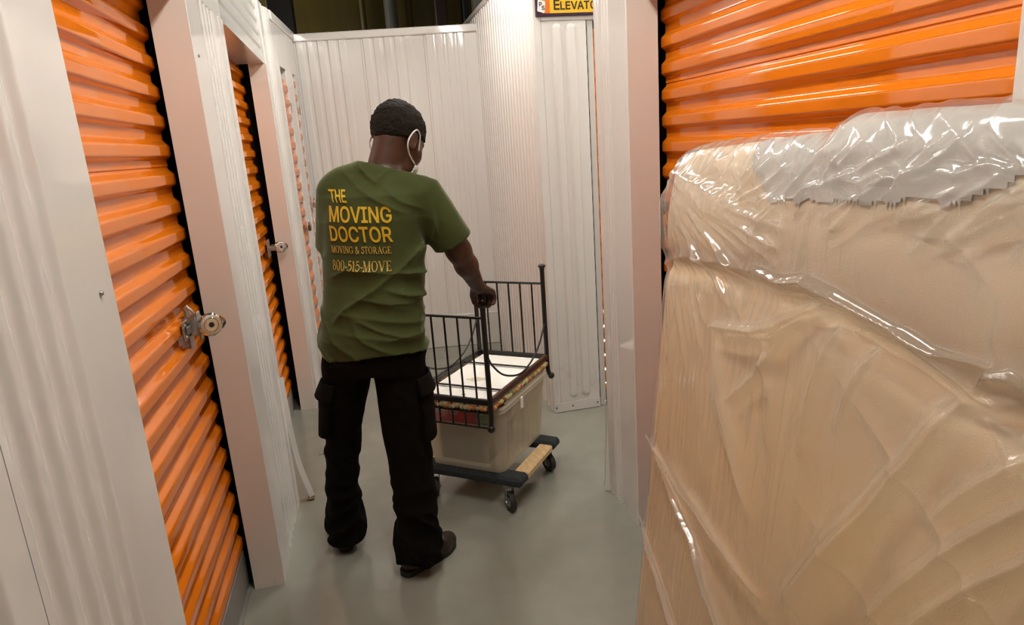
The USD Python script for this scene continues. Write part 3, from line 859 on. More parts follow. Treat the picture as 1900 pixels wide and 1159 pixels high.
def slab(nu, prof, disp, pad):
    """Loft of the cross-section along s with rounded far and near ends."""
    u = np.r_[np.linspace(0, 1, nu)]
    s = W_NEAR + (W_FAR - W_NEAR) * u
    rings = []
    nrm = np.gradient(prof, axis=0)
    nrm = np.stack([nrm[:, 1] * -1, nrm[:, 0]], 1)
    nrm /= np.linalg.norm(nrm, axis=1, keepdims=True)     # (h, d) outward
    S = np.repeat(s[:, None], len(prof), 1)
    Hh = np.repeat(prof[None, :, 0], nu, 0)
    D = np.repeat(prof[None, :, 1], nu, 0)
    R = .035
    e = np.clip((W_FAR - S) / R, 0, 1)
    end = R * (1 - np.sqrt(np.clip(1 - (1 - e) ** 2, 0, 1)))
    e = np.clip((S - W_NEAR) / R, 0, 1)
    end += R * (1 - np.sqrt(np.clip(1 - (1 - e) ** 2, 0, 1)))
    # round the upper far corner as well
    cr = np.hypot(np.clip(S - (W_FAR - .07), 0, None), np.clip(Hh - (HS - .07), 0, None))
    over = np.clip(cr - .07, 0, None)
    off = disp(S, Hh, D) + pad - end
    hh = Hh + nrm[None, :, 0] * off - over * .7
    dd = D + nrm[None, :, 1] * off
    ss = S - over * .7 * (S > 1)
    hh = hh * np.interp(S, [.2, 1.09, 1.15, 1.35, 1.74], [1.546, 1.536, 1.508, 1.497, 1.476]) / HS
    hh = np.maximum(hh, .003)
    v = wo + ss[..., None] * V3([0, 1, 0]) + hh[..., None] * wh + dd[..., None] * wd
    v[..., 2] = np.maximum(v[..., 2], .002)
    m = len(prof)
    idx = np.arange(nu * m).reshape(nu, m)
    a, b, c, d = idx[:-1, :-1].ravel(), idx[1:, :-1].ravel(), idx[1:, 1:].ravel(), idx[:-1, 1:].ravel()
    f = np.vstack([np.stack([a, b, c], 1), np.stack([a, c, d], 1)])
    v = v.reshape(-1, 3)
    caps = []
    for row in (0, nu - 1):
        v = np.vstack([v, v[idx[row]].mean(0)])
        k = len(v) - 1
        for i in range(m - 1):
            caps.append([k, idx[row, i], idx[row, i + 1]] if row == 0 else [k, idx[row, i + 1], idx[row, i]])
    f = np.vstack([f, V3(caps)])
    mesh = trimesh.Trimesh(v, f, process=False)
    return mesh


front_w = lambda D: np.clip(1 + D / .12, 0, 1)
FOLDS = [  # polyline in (s, h), width, height
    ([(1.742, 1.19), (1.532, 1.236), (1.314, 1.237), (1.139, 1.216), (1.014, 1.20), (.90, 1.17)], .016, .012),
    ([(1.25, 1.240), (1.106, 1.214), (.999, 1.198), (.86, 1.173), (.794, 1.158), (.70, 1.165)], .007, .013),
    ([(1.26, 1.222), (1.10, 1.196), (1.0, 1.180)], .005, .009),
    ([(1.409, 1.082), (1.226, 1.108), (1.11, 1.153), (1.012, 1.190)], .007, .013),
    ([(1.347, 1.070), (1.171, 1.108), (1.025, 1.172)], .005, .009),
    ([(.859, 1.170), (.80, 1.148), (.75, 1.128), (.731, 1.118)], .007, .012),
    ([(.731, 1.122), (.703, 1.150), (.669, 1.160), (.64, 1.15)], .005, .011),
    ([(.729, 1.115), (.70, 1.112), (.668, 1.125)], .005, .010),
    ([(.741, 1.11), (.798, .988), (.871, .845), (1.026, .589)], .012, .013),
    ([(.755, 1.10), (.82, .975), (.895, .835), (1.03, .60)], .006, .008),
    ([(.876, .837), (.94, .718), (1.017, .589)], .020, .012),
    ([(.60, 1.10), (.701, .985), (.745, .925)], .008, .010),
    ([(.58, 1.05), (.687, .918), (.729, .856), (.837, .684)], .010, .012),
    ([(.56, .99), (.672, .851), (.729, .765), (.82, .62)], .010, .010),
    ([(1.734, .661), (1.59, .609), (1.387, .516), (1.23, .386), (1.12, .28)], .006, .013),
    ([(1.734, .670), (1.466, .630), (1.271, .590), (1.109, .545)], .009, .013),
    ([(1.735, .398), (1.565, .307), (1.442, .227), (1.34, .15)], .005, .011),
    ([(1.395, 1.072), (1.347, .956), (1.279, .85), (1.185, .714)], .014, .012),
    ([(1.375, 1.06), (1.33, .95), (1.262, .84)], .006, .008),
    ([(1.20, 1.10), (1.165, 1.0), (1.15, .88)], .008, .008),
    ([(1.01, 1.15), (1.03, 1.05), (1.05, .90)], .009, .009),
    ([(.92, 1.13), (.95, 1.05), (.97, .97)], .006, .006),
    ([(1.66, .62), (1.62, .9), (1.60, 1.15)], .007, .006),
    ([(1.12, 1.15), (1.2, 1.02), (1.30, .93)], .010, .010),
]
N_MAIN = len(FOLDS)
rng = np.random.default_rng(11)
for k in range(54):      # creases gathered at the upper far corner
    a = math.radians(rng.uniform(192, 268))
    r0, r1 = rng.uniform(.02, .10), rng.uniform(.18, .56)
    c0 = V3([1.69, 1.455])
    w_ = rng.uniform(-.12, .12)
    FOLDS.append(([tuple(c0 + r * V3([math.cos(a + w_ * r), math.sin(a + w_ * r)])) for r in np.linspace(r0, r1, 4)], rng.uniform(.004, .009), rng.uniform(.005, .011)))
for k in range(60):      # crumples under the top edge, slanting
    s0, h0 = rng.uniform(.55, 1.5), rng.uniform(1.375, 1.47)
    l = rng.uniform(.04, .13)
    FOLDS.append(([(s0, h0), (s0 + l * .8, h0 - l * rng.uniform(.2, .9))], rng.uniform(.003, .006), rng.uniform(.004, .009)))
jag = [(1.26 - .045 * k, 1.372 + .012 * (k % 2) + .004 * k) for k in range(14)]
FOLDS.append((jag, .006, .008))


def film_disp(S, Hh, D):
    main, o = np.zeros(S.shape), np.zeros(S.shape)
    for kf, (p, w, a) in enumerate(FOLDS):
        P = V3(p)
        pad = 5 * w
        i = np.where((S[:, 0] > P[:, 0].min() - pad) & (S[:, 0] < P[:, 0].max() + pad))[0]
        j = np.where((Hh[0] > P[:, 1].min() - pad) & (Hh[0] < P[:, 1].max() + pad) & (D[0] > -.12))[0]
        if len(i) and len(j):
            sl_ = np.ix_(i, j)
            (main if kf < N_MAIN else o)[sl_] += seg_field(S[sl_], Hh[sl_], p, w * (1.2 if kf < N_MAIN else 1.3), a * (2.6 if kf < N_MAIN else 2.2))
    o = (.030 * np.tanh(o / .030) + .045 * np.tanh(main / .045)) * np.clip((1.745 - S) / .05, .15, 1)
    o = o + base_bulge(S, Hh) * front_w(D)
    warp = .05 * (n2d(S, Hh, 3, 3, 21) - .5)
    o = o + .0055 * ridge(n2d(S + warp, Hh, 16, 2.2, 22)) ** 3 * np.clip((S - .95) / .4, 0.15, 1)
    o = o + .0035 * ridge(n2d(S + warp, Hh, 45, 4, 23)) ** 3 * np.clip((S - .9) / .5, .1, 1)
    q, p = S * .86 + Hh * .5, -S * .5 + Hh * .86
    o = o + .006 * ridge(n2d(q, p + warp, 3.0, 13, 24)) ** 4 * np.clip((1.15 - S) / .3, 0, 1)
    o = o + .006 * ridge(n2d(q * .9, p + warp, 9, 34, 25)) ** 3 * np.clip((Hh - 1.33) / .05, 0, 1)
    o = o + .004 * (meshkit.fbm(np.stack([S * 11, Hh * 11, D * 11], -1), 3, 26) - .5)
    return o * np.clip((D + .12) / .05, .05, 1)


wrapd = thing('wrapped_furniture', label='large tan furniture piece in clear stretch film leaning against the right door', cat='wrapped furniture')
obj('upholstery', slab(70, outline(70), lambda S, Hh, D: base_bulge(S, Hh) * front_w(D), 0.0), 'pad', wrapd, smooth=True)
cov = slab(160, outline(160), lambda S, Hh, D: base_bulge(S, Hh) * front_w(D) + .0015 + .003 * n2d(S, Hh, 18, 18, 7), 0.0)
cr_ = (cov.triangles_center - wo)
ch_, cs_ = cr_ @ wh, cr_[:, 1]
edge = np.interp(cs_, [.2, .72, .77, .83, .87, .94, 1.05, 1.24, 1.32, 1.45], [1.46, 1.437, 1.418, 1.392, 1.402, 1.389, 1.386, 1.372, 1.43, 1.60]) + .012 * (meshkit.noise(np.stack([cs_ * 40, cs_ * 0, cs_ * 0], -1), 9) - .5)
cov.update_faces((ch_ > edge) & (cs_ > .22))
cov.remove_unreferenced_vertices()
obj('grey_cover', cov, 'greycover', wrapd, smooth=True, label='grey cover showing under the film along the top edge')
obj('stretch_film', slab(500, outline(440), film_disp, .004), 'film', wrapd, smooth=True)


def strand(poly, r, lift=.016):
    P = curve(poly, 10)
    return tube([wo + V3([0, 1, 0]) * s + wh * h + wd * lift for s, h in P], r, 8)


for poly in ([(1.73, .655), (1.59, .600), (1.387, .506), (1.23, .376), (1.10, .24)], [(1.732, .392), (1.565, .300), (1.442, .220), (1.33, .13)]):
    obj('film_strand', strand(poly, .0032), 'film', wrapd, label='twisted strand of film across the lower corner')

# ================================================================ person
def surface_nets(fn, lo, hi, h, block=6):
    """Isosurface of fn (vectorised, metres) on a grid; only blocks near the surface are evaluated finely."""
    lo, hi = V3(lo, float), V3(hi, float)
    nb = np.ceil((hi - lo) / (h * block)).astype(int)
    n = nb * block + 1
    bc = np.stack(np.meshgrid(*[np.arange(k) for k in nb], indexing='ij'), -1).reshape(-1, 3)
    cen = lo + (bc + .5) * block * h
    d = fn(cen)
    R = block * h * .87 + .035
    F = np.repeat(np.repeat(np.repeat(d.reshape(nb), block, 0), block, 1), block, 2)
    F = np.pad(F, ((0, 1), (0, 1), (0, 1)), mode='edge').astype(np.float32)
    act = bc[np.abs(d) < R]
    g = np.stack(np.meshgrid(*[np.arange(block + 1)] * 3, indexing='ij'), -1).reshape(-1, 3)
    idx = (act[:, None, :] * block + g[None]).reshape(-1, 3)
    lin_ = np.unique(np.ravel_multi_index(idx.T, n))
    ii = np.stack(np.unravel_index(lin_, n), -1)
    val = np.empty(len(ii), np.float32)
    for a in range(0, len(ii), 400000):
        val[a:a + 400000] = fn(lo + ii[a:a + 400000] * h)
    F.ravel()[lin_] = val
    S = F < 0
    c = np.zeros(np.array(F.shape) - 1, np.int8)
    offs = list(np.ndindex(2, 2, 2))
    sl = lambda o: tuple(slice(o[k], F.shape[k] - 1 + o[k]) for k in range(3))
    for o in offs:
        c += S[sl(o)]
    cells = np.argwhere((c > 0) & (c < 8))
    vid = np.full(c.shape, -1, np.int32)
    vid[tuple(cells.T)] = np.arange(len(cells))
    acc, cnt = np.zeros((len(cells), 3)), np.zeros(len(cells))
    for o in offs:
        for k in range(3):
            if o[k]:
                continue
            o2 = list(o)
            o2[k] = 1
            a, b = F[tuple((cells + o).T)], F[tuple((cells + o2).T)]
            m = (a < 0) != (b < 0)
            t = np.where(m, a / np.where(m, a - b, 1), 0)
            p = np.repeat(V3(o, float)[None], len(cells), 0)
            p[:, k] += t
            acc += p * m[:, None]
            cnt += m
    v = lo + h * (cells + acc / cnt[:, None])
    faces = []
    for k in range(3):
        a, b = [slice(None)] * 3, [slice(None)] * 3
        a[k], b[k] = slice(0, -1), slice(1, None)
        e = S[tuple(a)] != S[tuple(b)]
        E0 = np.argwhere(e)
        k1, k2 = (k + 1) % 3, (k + 2) % 3
        ok = (E0[:, k1] > 0) & (E0[:, k2] > 0) & (E0[:, k1] < c.shape[k1]) & (E0[:, k2] < c.shape[k2]) & (E0[:, k] < c.shape[k])
        E0 = E0[ok]
        flip = S[tuple(E0.T)]
        q = []
        for d1, d2 in ((-1, -1), (0, -1), (0, 0), (-1, 0)):
            o = E0.copy()
            o[:, k1] += d1
            o[:, k2] += d2
            q.append(vid[tuple(o.T)])
        q = np.stack(q, 1)
        q = q[(q >= 0).all(1)] if (q < 0).any() else q
        q = np.where(flip[:len(q), None], q, q[:, ::-1])
        faces.append(q)
    q = np.vstack(faces)
    m = trimesh.Trimesh(v, np.vstack([q[:, [0, 1, 2]], q[:, [0, 2, 3]]]), process=False)
    if m.volume < 0:
        m.invert()
    return m


def cone(p, a, b, r1, r2, flat=None, k=1.0):
    a, b = V3(a, float), V3(b, float)
    d = b - a
    t = np.clip(((p - a) @ d) / (d @ d), 0, 1)
    v = p - a - t[:, None] * d
    q = (v * v).sum(1)
    if flat is not None:
        vn = v @ V3(flat, float)
        q = q + (k * k - 1) * vn * vn
    return np.sqrt(q) - (r1 + (r2 - r1) * t)


def ell(p, c, axes, radii):
    q = (p - V3(c, float)) @ V3(axes, float).T / V3(radii, float)
    l = np.sqrt((q * q).sum(1))
    return (l - 1) * min(radii) * np.clip(l, .6, 1.6) ** .0


def su(a, b, k):
    h = np.clip(.5 + .5 * (b - a) / k, 0, 1)
    return b + (a - b) * h - k * h * (1 - h)


def sunion(ds, k):
    o = ds[0]
    for d in ds[1:]:
        o = su(o, d, k)
    return o


def loftd(p, keysz, cx, cy, a, b, yw, grow=0.0, ex=2.3):
    """Stack of rotated super-ellipses over z (keys ascending)."""
    z = np.clip(p[:, 2], keysz[0], keysz[-1])
    I = lambda v: np.interp(z, keysz, v)
    X, Y, A, B, W = p[:, 0] - I(cx), p[:, 1] - I(cy), I(a) + grow, I(b) + grow, np.radians(I(yw))
    cw, sw = np.cos(W), np.sin(W)
    l, f = np.abs(X * cw - Y * sw), np.abs(X * sw + Y * cw)      # lateral, forward
    r = ((l / A) ** ex + (f / B) ** ex) ** (1 / ex)
    d = (r - 1) * np.minimum(A, B)
    dz = np.maximum(p[:, 2] - keysz[-1], keysz[0] - p[:, 2])
    return np.where(dz > 0, np.sqrt(np.maximum(d, 0) ** 2 + dz ** 2), d)


FACE = math.radians(24)                        # the way the chest faces, from +y towards +x
fwd = V3([math.sin(FACE), math.cos(FACE), 0])
lat = V3([math.cos(FACE), -math.sin(FACE), 0])
TK = V3([.80, .90, 1.00, 1.09, 1.20, 1.30, 1.38, 1.425, 1.455])
TX = V3([-.008, -.010, .002, .016, .030, .040, .055, .068, .075])
TY = V3([2.355, 2.355, 2.36, 2.365, 2.362, 2.36, 2.365, 2.372, 2.378])
TA = V3([.176, .178, .172, .170, .172, .178, .170, .128, .085])
TB = V3([.125, .124, .112, .104, .108, .112, .104, .080, .060])
TYW = V3([17, 18, 20, 22, 24, 25, 26, 26, 26])
L_SH, R_SH = V3([-.078, 2.425, 1.392]), V3([.207, 2.300, 1.382])
L_EL, R_EL = V3([-.108, 2.47, 1.130]), V3([.318, 2.345, 1.165])
R_WR, L_WR = V3([.392, 2.446, 1.008]), V3([.060, 2.640, 1.010])
R_KN, L_KN = V3([.432, 2.515, .968]), V3([.118, 2.716, .965])
HC = V3([.160, 2.440, 1.566])                  # skull centre
hy_, hp_ = math.radians(44), math.radians(33)
hf = V3([math.sin(hy_) * math.cos(hp_), math.cos(hy_) * math.cos(hp_), -math.sin(hp_)])
hr = V3([math.cos(hy_), -math.sin(hy_), 0])
hu = np.cross(hr, hf)
HAX = [hr, hf, hu]
hl = lambda r, f, u: HC + r * hr + f * hf + u * hu


def torso_d(p, grow=0.0):
    return loftd(p, TK, TX, TY, TA, TB, TYW, grow)


LEG_L = dict(z=V3([.06, .13, .30, .54, .68, .82]), x=V3([-.205, -.203, -.190, -.157, -.128, -.095]), y=V3([2.495, 2.485, 2.452, 2.410, 2.385, 2.365]), a=V3([.059, .060, .060, .067, .081, .090]))
LEG_R = dict(z=V3([.06, .13, .30, .47, .62, .82]), x=V3([.064, .064, .070, .070, .070, .068]), y=V3([2.262, 2.265, 2.28, 2.305, 2.325, 2.345]), a=V3([.072, .073, .074, .082, .091, .095]))


def leg_d(p, L, grow=0.0):
    return loftd(p, L['z'], L['x'], L['y'], L['a'] * .99, L['a'] * 1.05, np.full(6, 15.), grow, 2.1)


def hand_d(p, W, K, out):
    """out: unit vector across the palm, from index to little finger."""
    ax = K - W
    ax = ax / np.linalg.norm(ax)
    out = out - ax * (out @ ax)
    out = out / np.linalg.norm(out)
    nr = np.cross(out, ax)
    nr = nr * np.sign(nr[2])                    # back of the hand is up
    pal = [cone(p, W + ax * .008, K - ax * .006 + out * o, .021, .0150, nr, 1.25) for o in (-.026, -.008, .010, .026)]
    d = sunion(pal, .012)
    for o, l in ((-.031, .92), (-.010, 1.04), (.011, 1.0), (.031, .8)):
        b0 = K + out * o
        p1 = b0 + (ax * .78 - nr * .62) * .036 * l
        p2 = p1 + (ax * .02 - nr * 1.0 - out * o * 2) * .026 * l
        p3 = p2 + (-ax * .85 - nr * .45) * .020 * l
        f = np.minimum(np.minimum(cone(p, b0, p1, .0100, .0092), cone(p, p1, p2, .0092, .0084)), cone(p, p2, p3, .0084, .0072))
        d = su(d, f, .004)
    t0 = W + ax * .018 - out * .020 - nr * .006
    t1 = t0 + ax * .032 - out * .016 - nr * .020
    t2 = t1 + ax * .022 + out * .002 - nr * .022
    t3 = t2 + ax * .012 + out * .012 - nr * .012
    th = np.minimum(np.minimum(cone(p, t0, t1, .0150, .0115), cone(p, t1, t2, .0112, .0098)), cone(p, t2, t3, .0098, .0080))
    return su(d, th, .008)


def head_d(p):
    d = ell(p, hl(0, -.010, .018), HAX, (.078, .099, .090))
    d = su(d, ell(p, hl(0, .042, -.050), HAX, (.060, .054, .070)), .03)
    d = su(d, cone(p, hl(-.03, .05, -.098), hl(.03, .05, -.098), .024, .024), .03)
    d = su(d, cone(p, hl(0, .078, -.108), hl(0, .080, -.106), .020, .020), .02)           # chin
    d = su(d, cone(p, hl(-.035, .078, .008), hl(.035, .078, .008), .012, .012), .012)      # brow
    d = su(d, cone(p, hl(0, .090, -.005), hl(0, .110, -.040), .008, .013), .008)           # nose
    for s in (-1, 1):
        d = su(d, cone(p, hl(s * .013, .098, -.043), hl(s * .014, .096, -.043), .009, .009), .006)
        d = -su(-d, ell(p, hl(s * .032, .094, -.010), HAX, (.015, .010, .009)), .008)      # eye sockets
        d = np.minimum(d, ell(p, hl(s * .032, .079, -.010), HAX, (.0125, .0125, .0115)))
        d = su(d, cone(p, hl(s * .035, .07, -.045), hl(s * .05, .05, -.04), .018, .018), .02)
        e = ell(p, hl(s * .081, -.012, -.030), [hr * .95 - hf * .3 * s, hf * .95 + hr * .3 * s, hu], (.0085, .020, .033))
        e = -su(-e, ell(p, hl(s * .0915, -.006, -.028), HAX, (.0075, .011, .020)), .004)
        d = su(d, e, .006)
    for z, r in ((-.071, .0075), (-.081, .0085)):
        d = su(d, cone(p, hl(-.019, .086, z), hl(.019, .086, z), r, r), .006)              # lips
    return d


NECK0, NECK1 = V3([.080, 2.392, 1.415]), HC + hu * -.045 - hf * .030


def body_d(p):
    parts = [torso_d(p, -.012) + .016 * np.clip((1.05 - p[:, 2]) / .15, 0, 1)]
    parts.append(loftd(p, V3([.79, .85, .92]), V3([-.02, -.01, -.008]), V3([2.355] * 3), V3([.14, .155, .150]), V3([.10, .102, .10]), V3([16, 17, 18]), -.004))
    parts += [leg_d(p, LEG_L, -.016), leg_d(p, LEG_R, -.016)]
    parts.append(cone(p, NECK0, NECK1, .060, .056))
    for sh, el, wr_ in ((L_SH, L_EL, L_WR), (R_SH, R_EL, R_WR)):
        parts.append(np.minimum(cone(p, sh, el, .052, .041), 9))
        mid = el * .6 + wr_ * .4
        parts.append(su(cone(p, el, mid, .041, .040), cone(p, mid, wr_, .040, .026), .02))
    d = sunion(parts, .028)
    d = su(d, head_d(p), .018)
    d = su(d, hand_d(p, R_WR, R_KN, V3([.83, -.55, 0.])), .010)
    d = su(d, hand_d(p, L_WR, L_KN, V3([-.55, .83, 0.]) * -1), .010)
    return d


# --- shirt
def tz(px, py):
    """Rough pattern coordinates on the back: across, height."""
    return ((px - 607) * .0020 - .105, 1.414 - (py - 352) * .00172)


SHIRT_FOLDS = [([tz(712, 519), tz(680, 547), tz(624, 584), tz(600, 610)], .014, .012),
               ([tz(712, 519), tz(670, 512), tz(633, 507), tz(600, 522)], .012, .010),
               ([tz(717, 519), tz(750, 524), tz(792, 535)], .013, .012),
               ([tz(700, 552), tz(750, 570), tz(790, 596)], .015, .010),
               ([tz(596, 589), tz(680, 607), tz(764, 626)], .020, .008),
               ([tz(640, 560), tz(690, 575), tz(735, 580)], .012, .008),
               ([tz(648, 302), tz(676, 335), tz(690, 346), tz(712, 322)], .010, .008),
               ([tz(625, 320), tz(660, 355), tz(735, 405)], .014, .007),
               ([tz(700, 350), tz(735, 385), tz(760, 400)], .014, .006),
               ([tz(790, 380), tz(775, 450), tz(740, 510)], .016, .009),
               ([tz(760, 470), tz(735, 500), tz(715, 520)], .012, .008),
               ([tz(610, 630), tz(700, 648), tz(790, 640)], .014, .006)]


def shirt_base(p):
    t = torso_d(p, .004)
    sl = []
    for sh, el, s in ((L_SH, L_EL, -1), (R_SH, R_EL, 1)):
        end = sh + (el - sh) * (.84 if s > 0 else .72)
        dn = (el - sh) / np.linalg.norm(el - sh)
        c = cone(p, sh, end + dn * .05, .062, .074)
        c = np.maximum(c, (p - end) @ dn)
        sl.append(c)
    # cut the ball around each shoulder so that sleeves blend into the yoke
    d = su(sl[0], t, .03)
    d = su(d, sl[1], .034)
    d = su(d, cone(p, V3([.075, 2.375, 1.448]), V3([-.042, 2.405, 1.424]), .060, .054), .035)
    d = su(d, cone(p, V3([.075, 2.375, 1.448]), V3([.172, 2.322, 1.418]), .062, .058), .035)
    d = su(d, cone(p, NECK0 + V3([0, 0, -.03]), NECK0 + (NECK1 - NECK0) * .42, .086, .066), .045)
    return d


def shirt_d(p):
    d = shirt_base(p)
    near_ = np.abs(d) < .05
    if near_.any():
        q = p[near_]
        rel = q - V3([.03, 2.365, 0])
        t, f, z = rel @ lat, rel @ fwd, q[:, 2]
        disp = np.zeros(len(q))
        back = np.clip(-f / .04 + .3, 0, 1) * (t < .24)
        for poly, w, a in SHIRT_FOLDS:
            disp += seg_field(t, z, poly, w, a * 1.6) * back
        w1 = meshkit.noise(q * 6, 41) * 1.2
        low = np.clip((1.25 - z) / .3, .12, 1)
        disp += .009 * low * ridge(meshkit.noise(np.stack([t * 8 + w1, f * 8, z * 12 + t * 7 + w1], -1), 42)) ** 3
        disp += .007 * (meshkit.noise(q * V3([10, 10, 7]), 43) - .5)
        d = d.copy()
        d[near_] -= disp
    # open hem, neck
    c = NECK0 + (NECK1 - NECK0) * .36
    n = (NECK1 - NECK0) / np.linalg.norm(NECK1 - NECK0)
    d = np.maximum(d, (p - c) @ n)
    hem = .842 + .010 * np.sin(p[:, 0] * 14 + 1)
    d = np.maximum(d, hem - p[:, 2])
    d = np.maximum(d, -cone(p, NECK0 + n * .03, NECK1, .062, .058))
    return d


def trousers_base(p):
    hips = loftd(p, V3([.775, .83, .94]), V3([-.020, -.012, -.008]), V3([2.352, 2.355, 2.355]), V3([.152, .174, .168]), V3([.115, .120, .115]), V3([16, 17, 18]), .0)
    d = su(hips, su(leg_d(p, LEG_L), leg_d(p, LEG_R), .02), .05)
    return d


def trousers_d(p):
    d = trousers_base(p)
    m = np.abs(d) < .05
    if m.any():
        q = p[m]
        z = q[:, 2]
        am = np.interp(z, [.05, .12, .25, .38, .50, .62, .8], [2.0, 2.0, 1.1, .5, .6, .3, .3])
        w = meshkit.noise(q * V3([7, 7, 5]), 51) * 1.5
        dp = .013 * ridge(meshkit.noise(np.stack([q[:, 0] * 11 + w, q[:, 1] * 11, z * 15 + w * 1.6 + q[:, 0] * 7], -1), 52)) ** 2 * am
        dp += .008 * (meshkit.noise(q * V3([14, 14, 9]), 53) - .5)
        d = d.copy()
        d[m] -= dp - .004
    d = np.maximum(d, p[:, 2] - .93)
    for L in (LEG_L, LEG_R):
        pass
    return np.maximum(d, .042 - p[:, 2])


def pocket(L, side, z0, z1):
    """Bellows cargo pocket wrapped round the outside of the thigh."""
    def fn(p):
        d = leg_d(p, L, .0) if side == 0 else leg_d(p, L, .0)
        X, Y = p[:, 0] - np.interp(p[:, 2], L['z'], L['x']), p[:, 1] - np.interp(p[:, 2], L['z'], L['y'])
        ang = np.arctan2(Y, X * (1 if side > 0 else -1))
        zc = (p[:, 2] - (z0 + z1) / 2) / ((z1 - z0) / 2)
        box_ = np.maximum(np.abs(zc) - 1, (np.abs(ang) - 1.0) / 1.0)
        thick = .013 + .006 * (1 - zc) + .012 * (meshkit.noise(p * V3([12, 12, 16]), 61 + side) - .5)
        return np.maximum(d - thick, box_ * .06)
    return fn


def flap(L, side, z0, z1):
    def fn(p):
        d = leg_d(p, L)
        X, Y = p[:, 0] - np.interp(p[:, 2], L['z'], L['x']), p[:, 1] - np.interp(p[:, 2], L['z'], L['y'])
        ang = np.arctan2(Y, X * (1 if side > 0 else -1))
        zc = (p[:, 2] - (z0 + z1) / 2) / ((z1 - z0) / 2)
        box_ = np.maximum(np.abs(zc) - 1, (np.abs(ang) - 1.08) / 1.0)
        k = .022 + .009 * (-zc) + .010 * (meshkit.noise(p * V3([20, 20, 10]), 71 + side) - .5)
        return np.maximum(np.maximum(d - k, .006 - d), box_ * .05)
    return fn


per = thing('person', label='person in a green lettered T-shirt and dark cargo trousers pushing the loaded dolly', cat='person')
obj('body', surface_nets(body_d, (-.34, 2.08, .02), (.56, 2.84, 1.72), .0042, 8), 'skin', per, smooth=True)
hair_n = lambda p: .0045 * (meshkit.noise(p * 150, 81) - .5) + .006 * (meshkit.noise(p * 45, 82) - .5)


def hair_d(p):
    q = p - HC
    f, u = q @ hf, q @ hu
    d = ell(p, hl(0, -.010, .018), HAX, (.086, .107, .099)) - hair_n(p)
    line = -.052 + .42 * (f + .09)
    return np.maximum(np.maximum(d, (line - u) * .8), (f - .082 - .25 * np.abs(u - .05)) * .8)


obj('hair', surface_nets(hair_d, HC - .15, HC + .15, .003, 6), 'hair', per, smooth=True)
sh_mesh = surface_nets(shirt_d, (-.30, 2.08, .80), (.46, 2.62, 1.53), .0048, 8)
tee = obj('t_shirt', sh_mesh, 'shirt', per, smooth=True)
obj('collar', tube([NECK0 + (NECK1 - NECK0) * .34 + .070 * (np.cos(t) * np.cross((NECK1 - NECK0) / np.linalg.norm(NECK1 - NECK0), fwd) + np.sin(t) * fwd) for t in np.linspace(0, 2 * np.pi, 40, endpoint=False)], .006, 8, closed=True), 'shirt', tee)
tr_mesh = surface_nets(trousers_d, (-.34, 2.10, .02), (.26, 2.66, .96), .005, 8)
trs = obj('trousers', tr_mesh, 'trousers', per, smooth=True)
for L, s, z0, z1, lo, hi in ((LEG_L, -1, .54, .705, (-.32, 2.2, .5), (-.05, 2.6, .78)), (LEG_R, 1, .515, .70, (-.04, 2.1, .48), (.28, 2.56, .78))):
    pk = obj('cargo_pocket', surface_nets(pocket(L, s, z0, z1), lo, hi, .0045, 6), 'trousers', trs, smooth=True)
    obj('pocket_flap', surface_nets(flap(L, s, z1 - .012, z1 + .048), lo, hi, .004, 6), 'trousers', trs, smooth=True) if False else None
    obj('pocket_flap', surface_nets(flap(L, s, z1 - .014, z1 + .046), lo, hi, .004, 6), 'trousers', trs, smooth=True)


# --- shoes
def shoe(heel, ang, side):
    f = V3([math.sin(ang), math.cos(ang), 0])
    l = V3([math.cos(ang), -math.sin(ang), 0])
    h = V3([heel[0], heel[1], 0])
    at = lambda a, b, c: h + f * a + l * b + V3([0, 0, c])

    def fn(p):
        d = sunion([cone(p, at(.045, 0, .048), at(.10, .003 * side, .050), .038, .040), cone(p, at(.10, 0, .046), at(.185, .006 * side, .036), .042, .044),
                    cone(p, at(.185, .006 * side, .034), at(.232, .004 * side, .030), .043, .034), cone(p, at(.045, 0, .06), at(.06, 0, .105), .040, .044)], .025)
        d -= .004 * (meshkit.noise(p * 40, 91) - .5)
        return np.maximum(d, .014 - p[:, 2])
    t = obj('shoe', surface_nets(fn, at(.12, 0, .07) - V3([.20, .20, .09]), at(.12, 0, .07) + V3([.20, .20, .10]), .004, 6), 'shoe', per, smooth=True)
    pts = [(-.002, -.024), (.0, .024), (.05, .036), (.12, .038 + .003 * side), (.19, .050 + .003 * side), (.245, .036), (.272, .008), (.268, -.014), (.245, -.034), (.19, -.047 + .003 * side), (.12, -.036), (.05, -.035)]
    pts = fillet(pts, .02, 4, True)
    obj('sole', prism([tuple(q) for q in pts], .022, at(0, 0, .001), f, l), 'sole', t)


shoe((-.212, 2.462), math.radians(-6), -1)
shoe((-.006, 2.228), math.radians(52), 1)

# --- face mask with loops round the ears
mk = obj('face_mask', surface_nets(lambda p: np.maximum(np.maximum(np.abs(head_d(p) - .005) - .0022, ((p - HC) @ hu) + .078 + .12 * np.abs((p - HC) @ hr)), .045 - (p - HC) @ hf), HC - .16, HC + .16, .0035, 6), 'mask', per, smooth=True)
for s in (-1, 1):
    lp = curve([hl(s * .062, .050, -.050), hl(s * .076, .028, -.018), hl(s * .086, .006, .004), hl(s * .091, -.018, .006), hl(s * .091, -.034, -.016), hl(s * .086, -.037, -.052), hl(s * .074, -.005, -.075), hl(s * .062, .045, -.085)], 6)
    obj('ear_loop', tube(lp, .0028, 8), 'mask', mk)


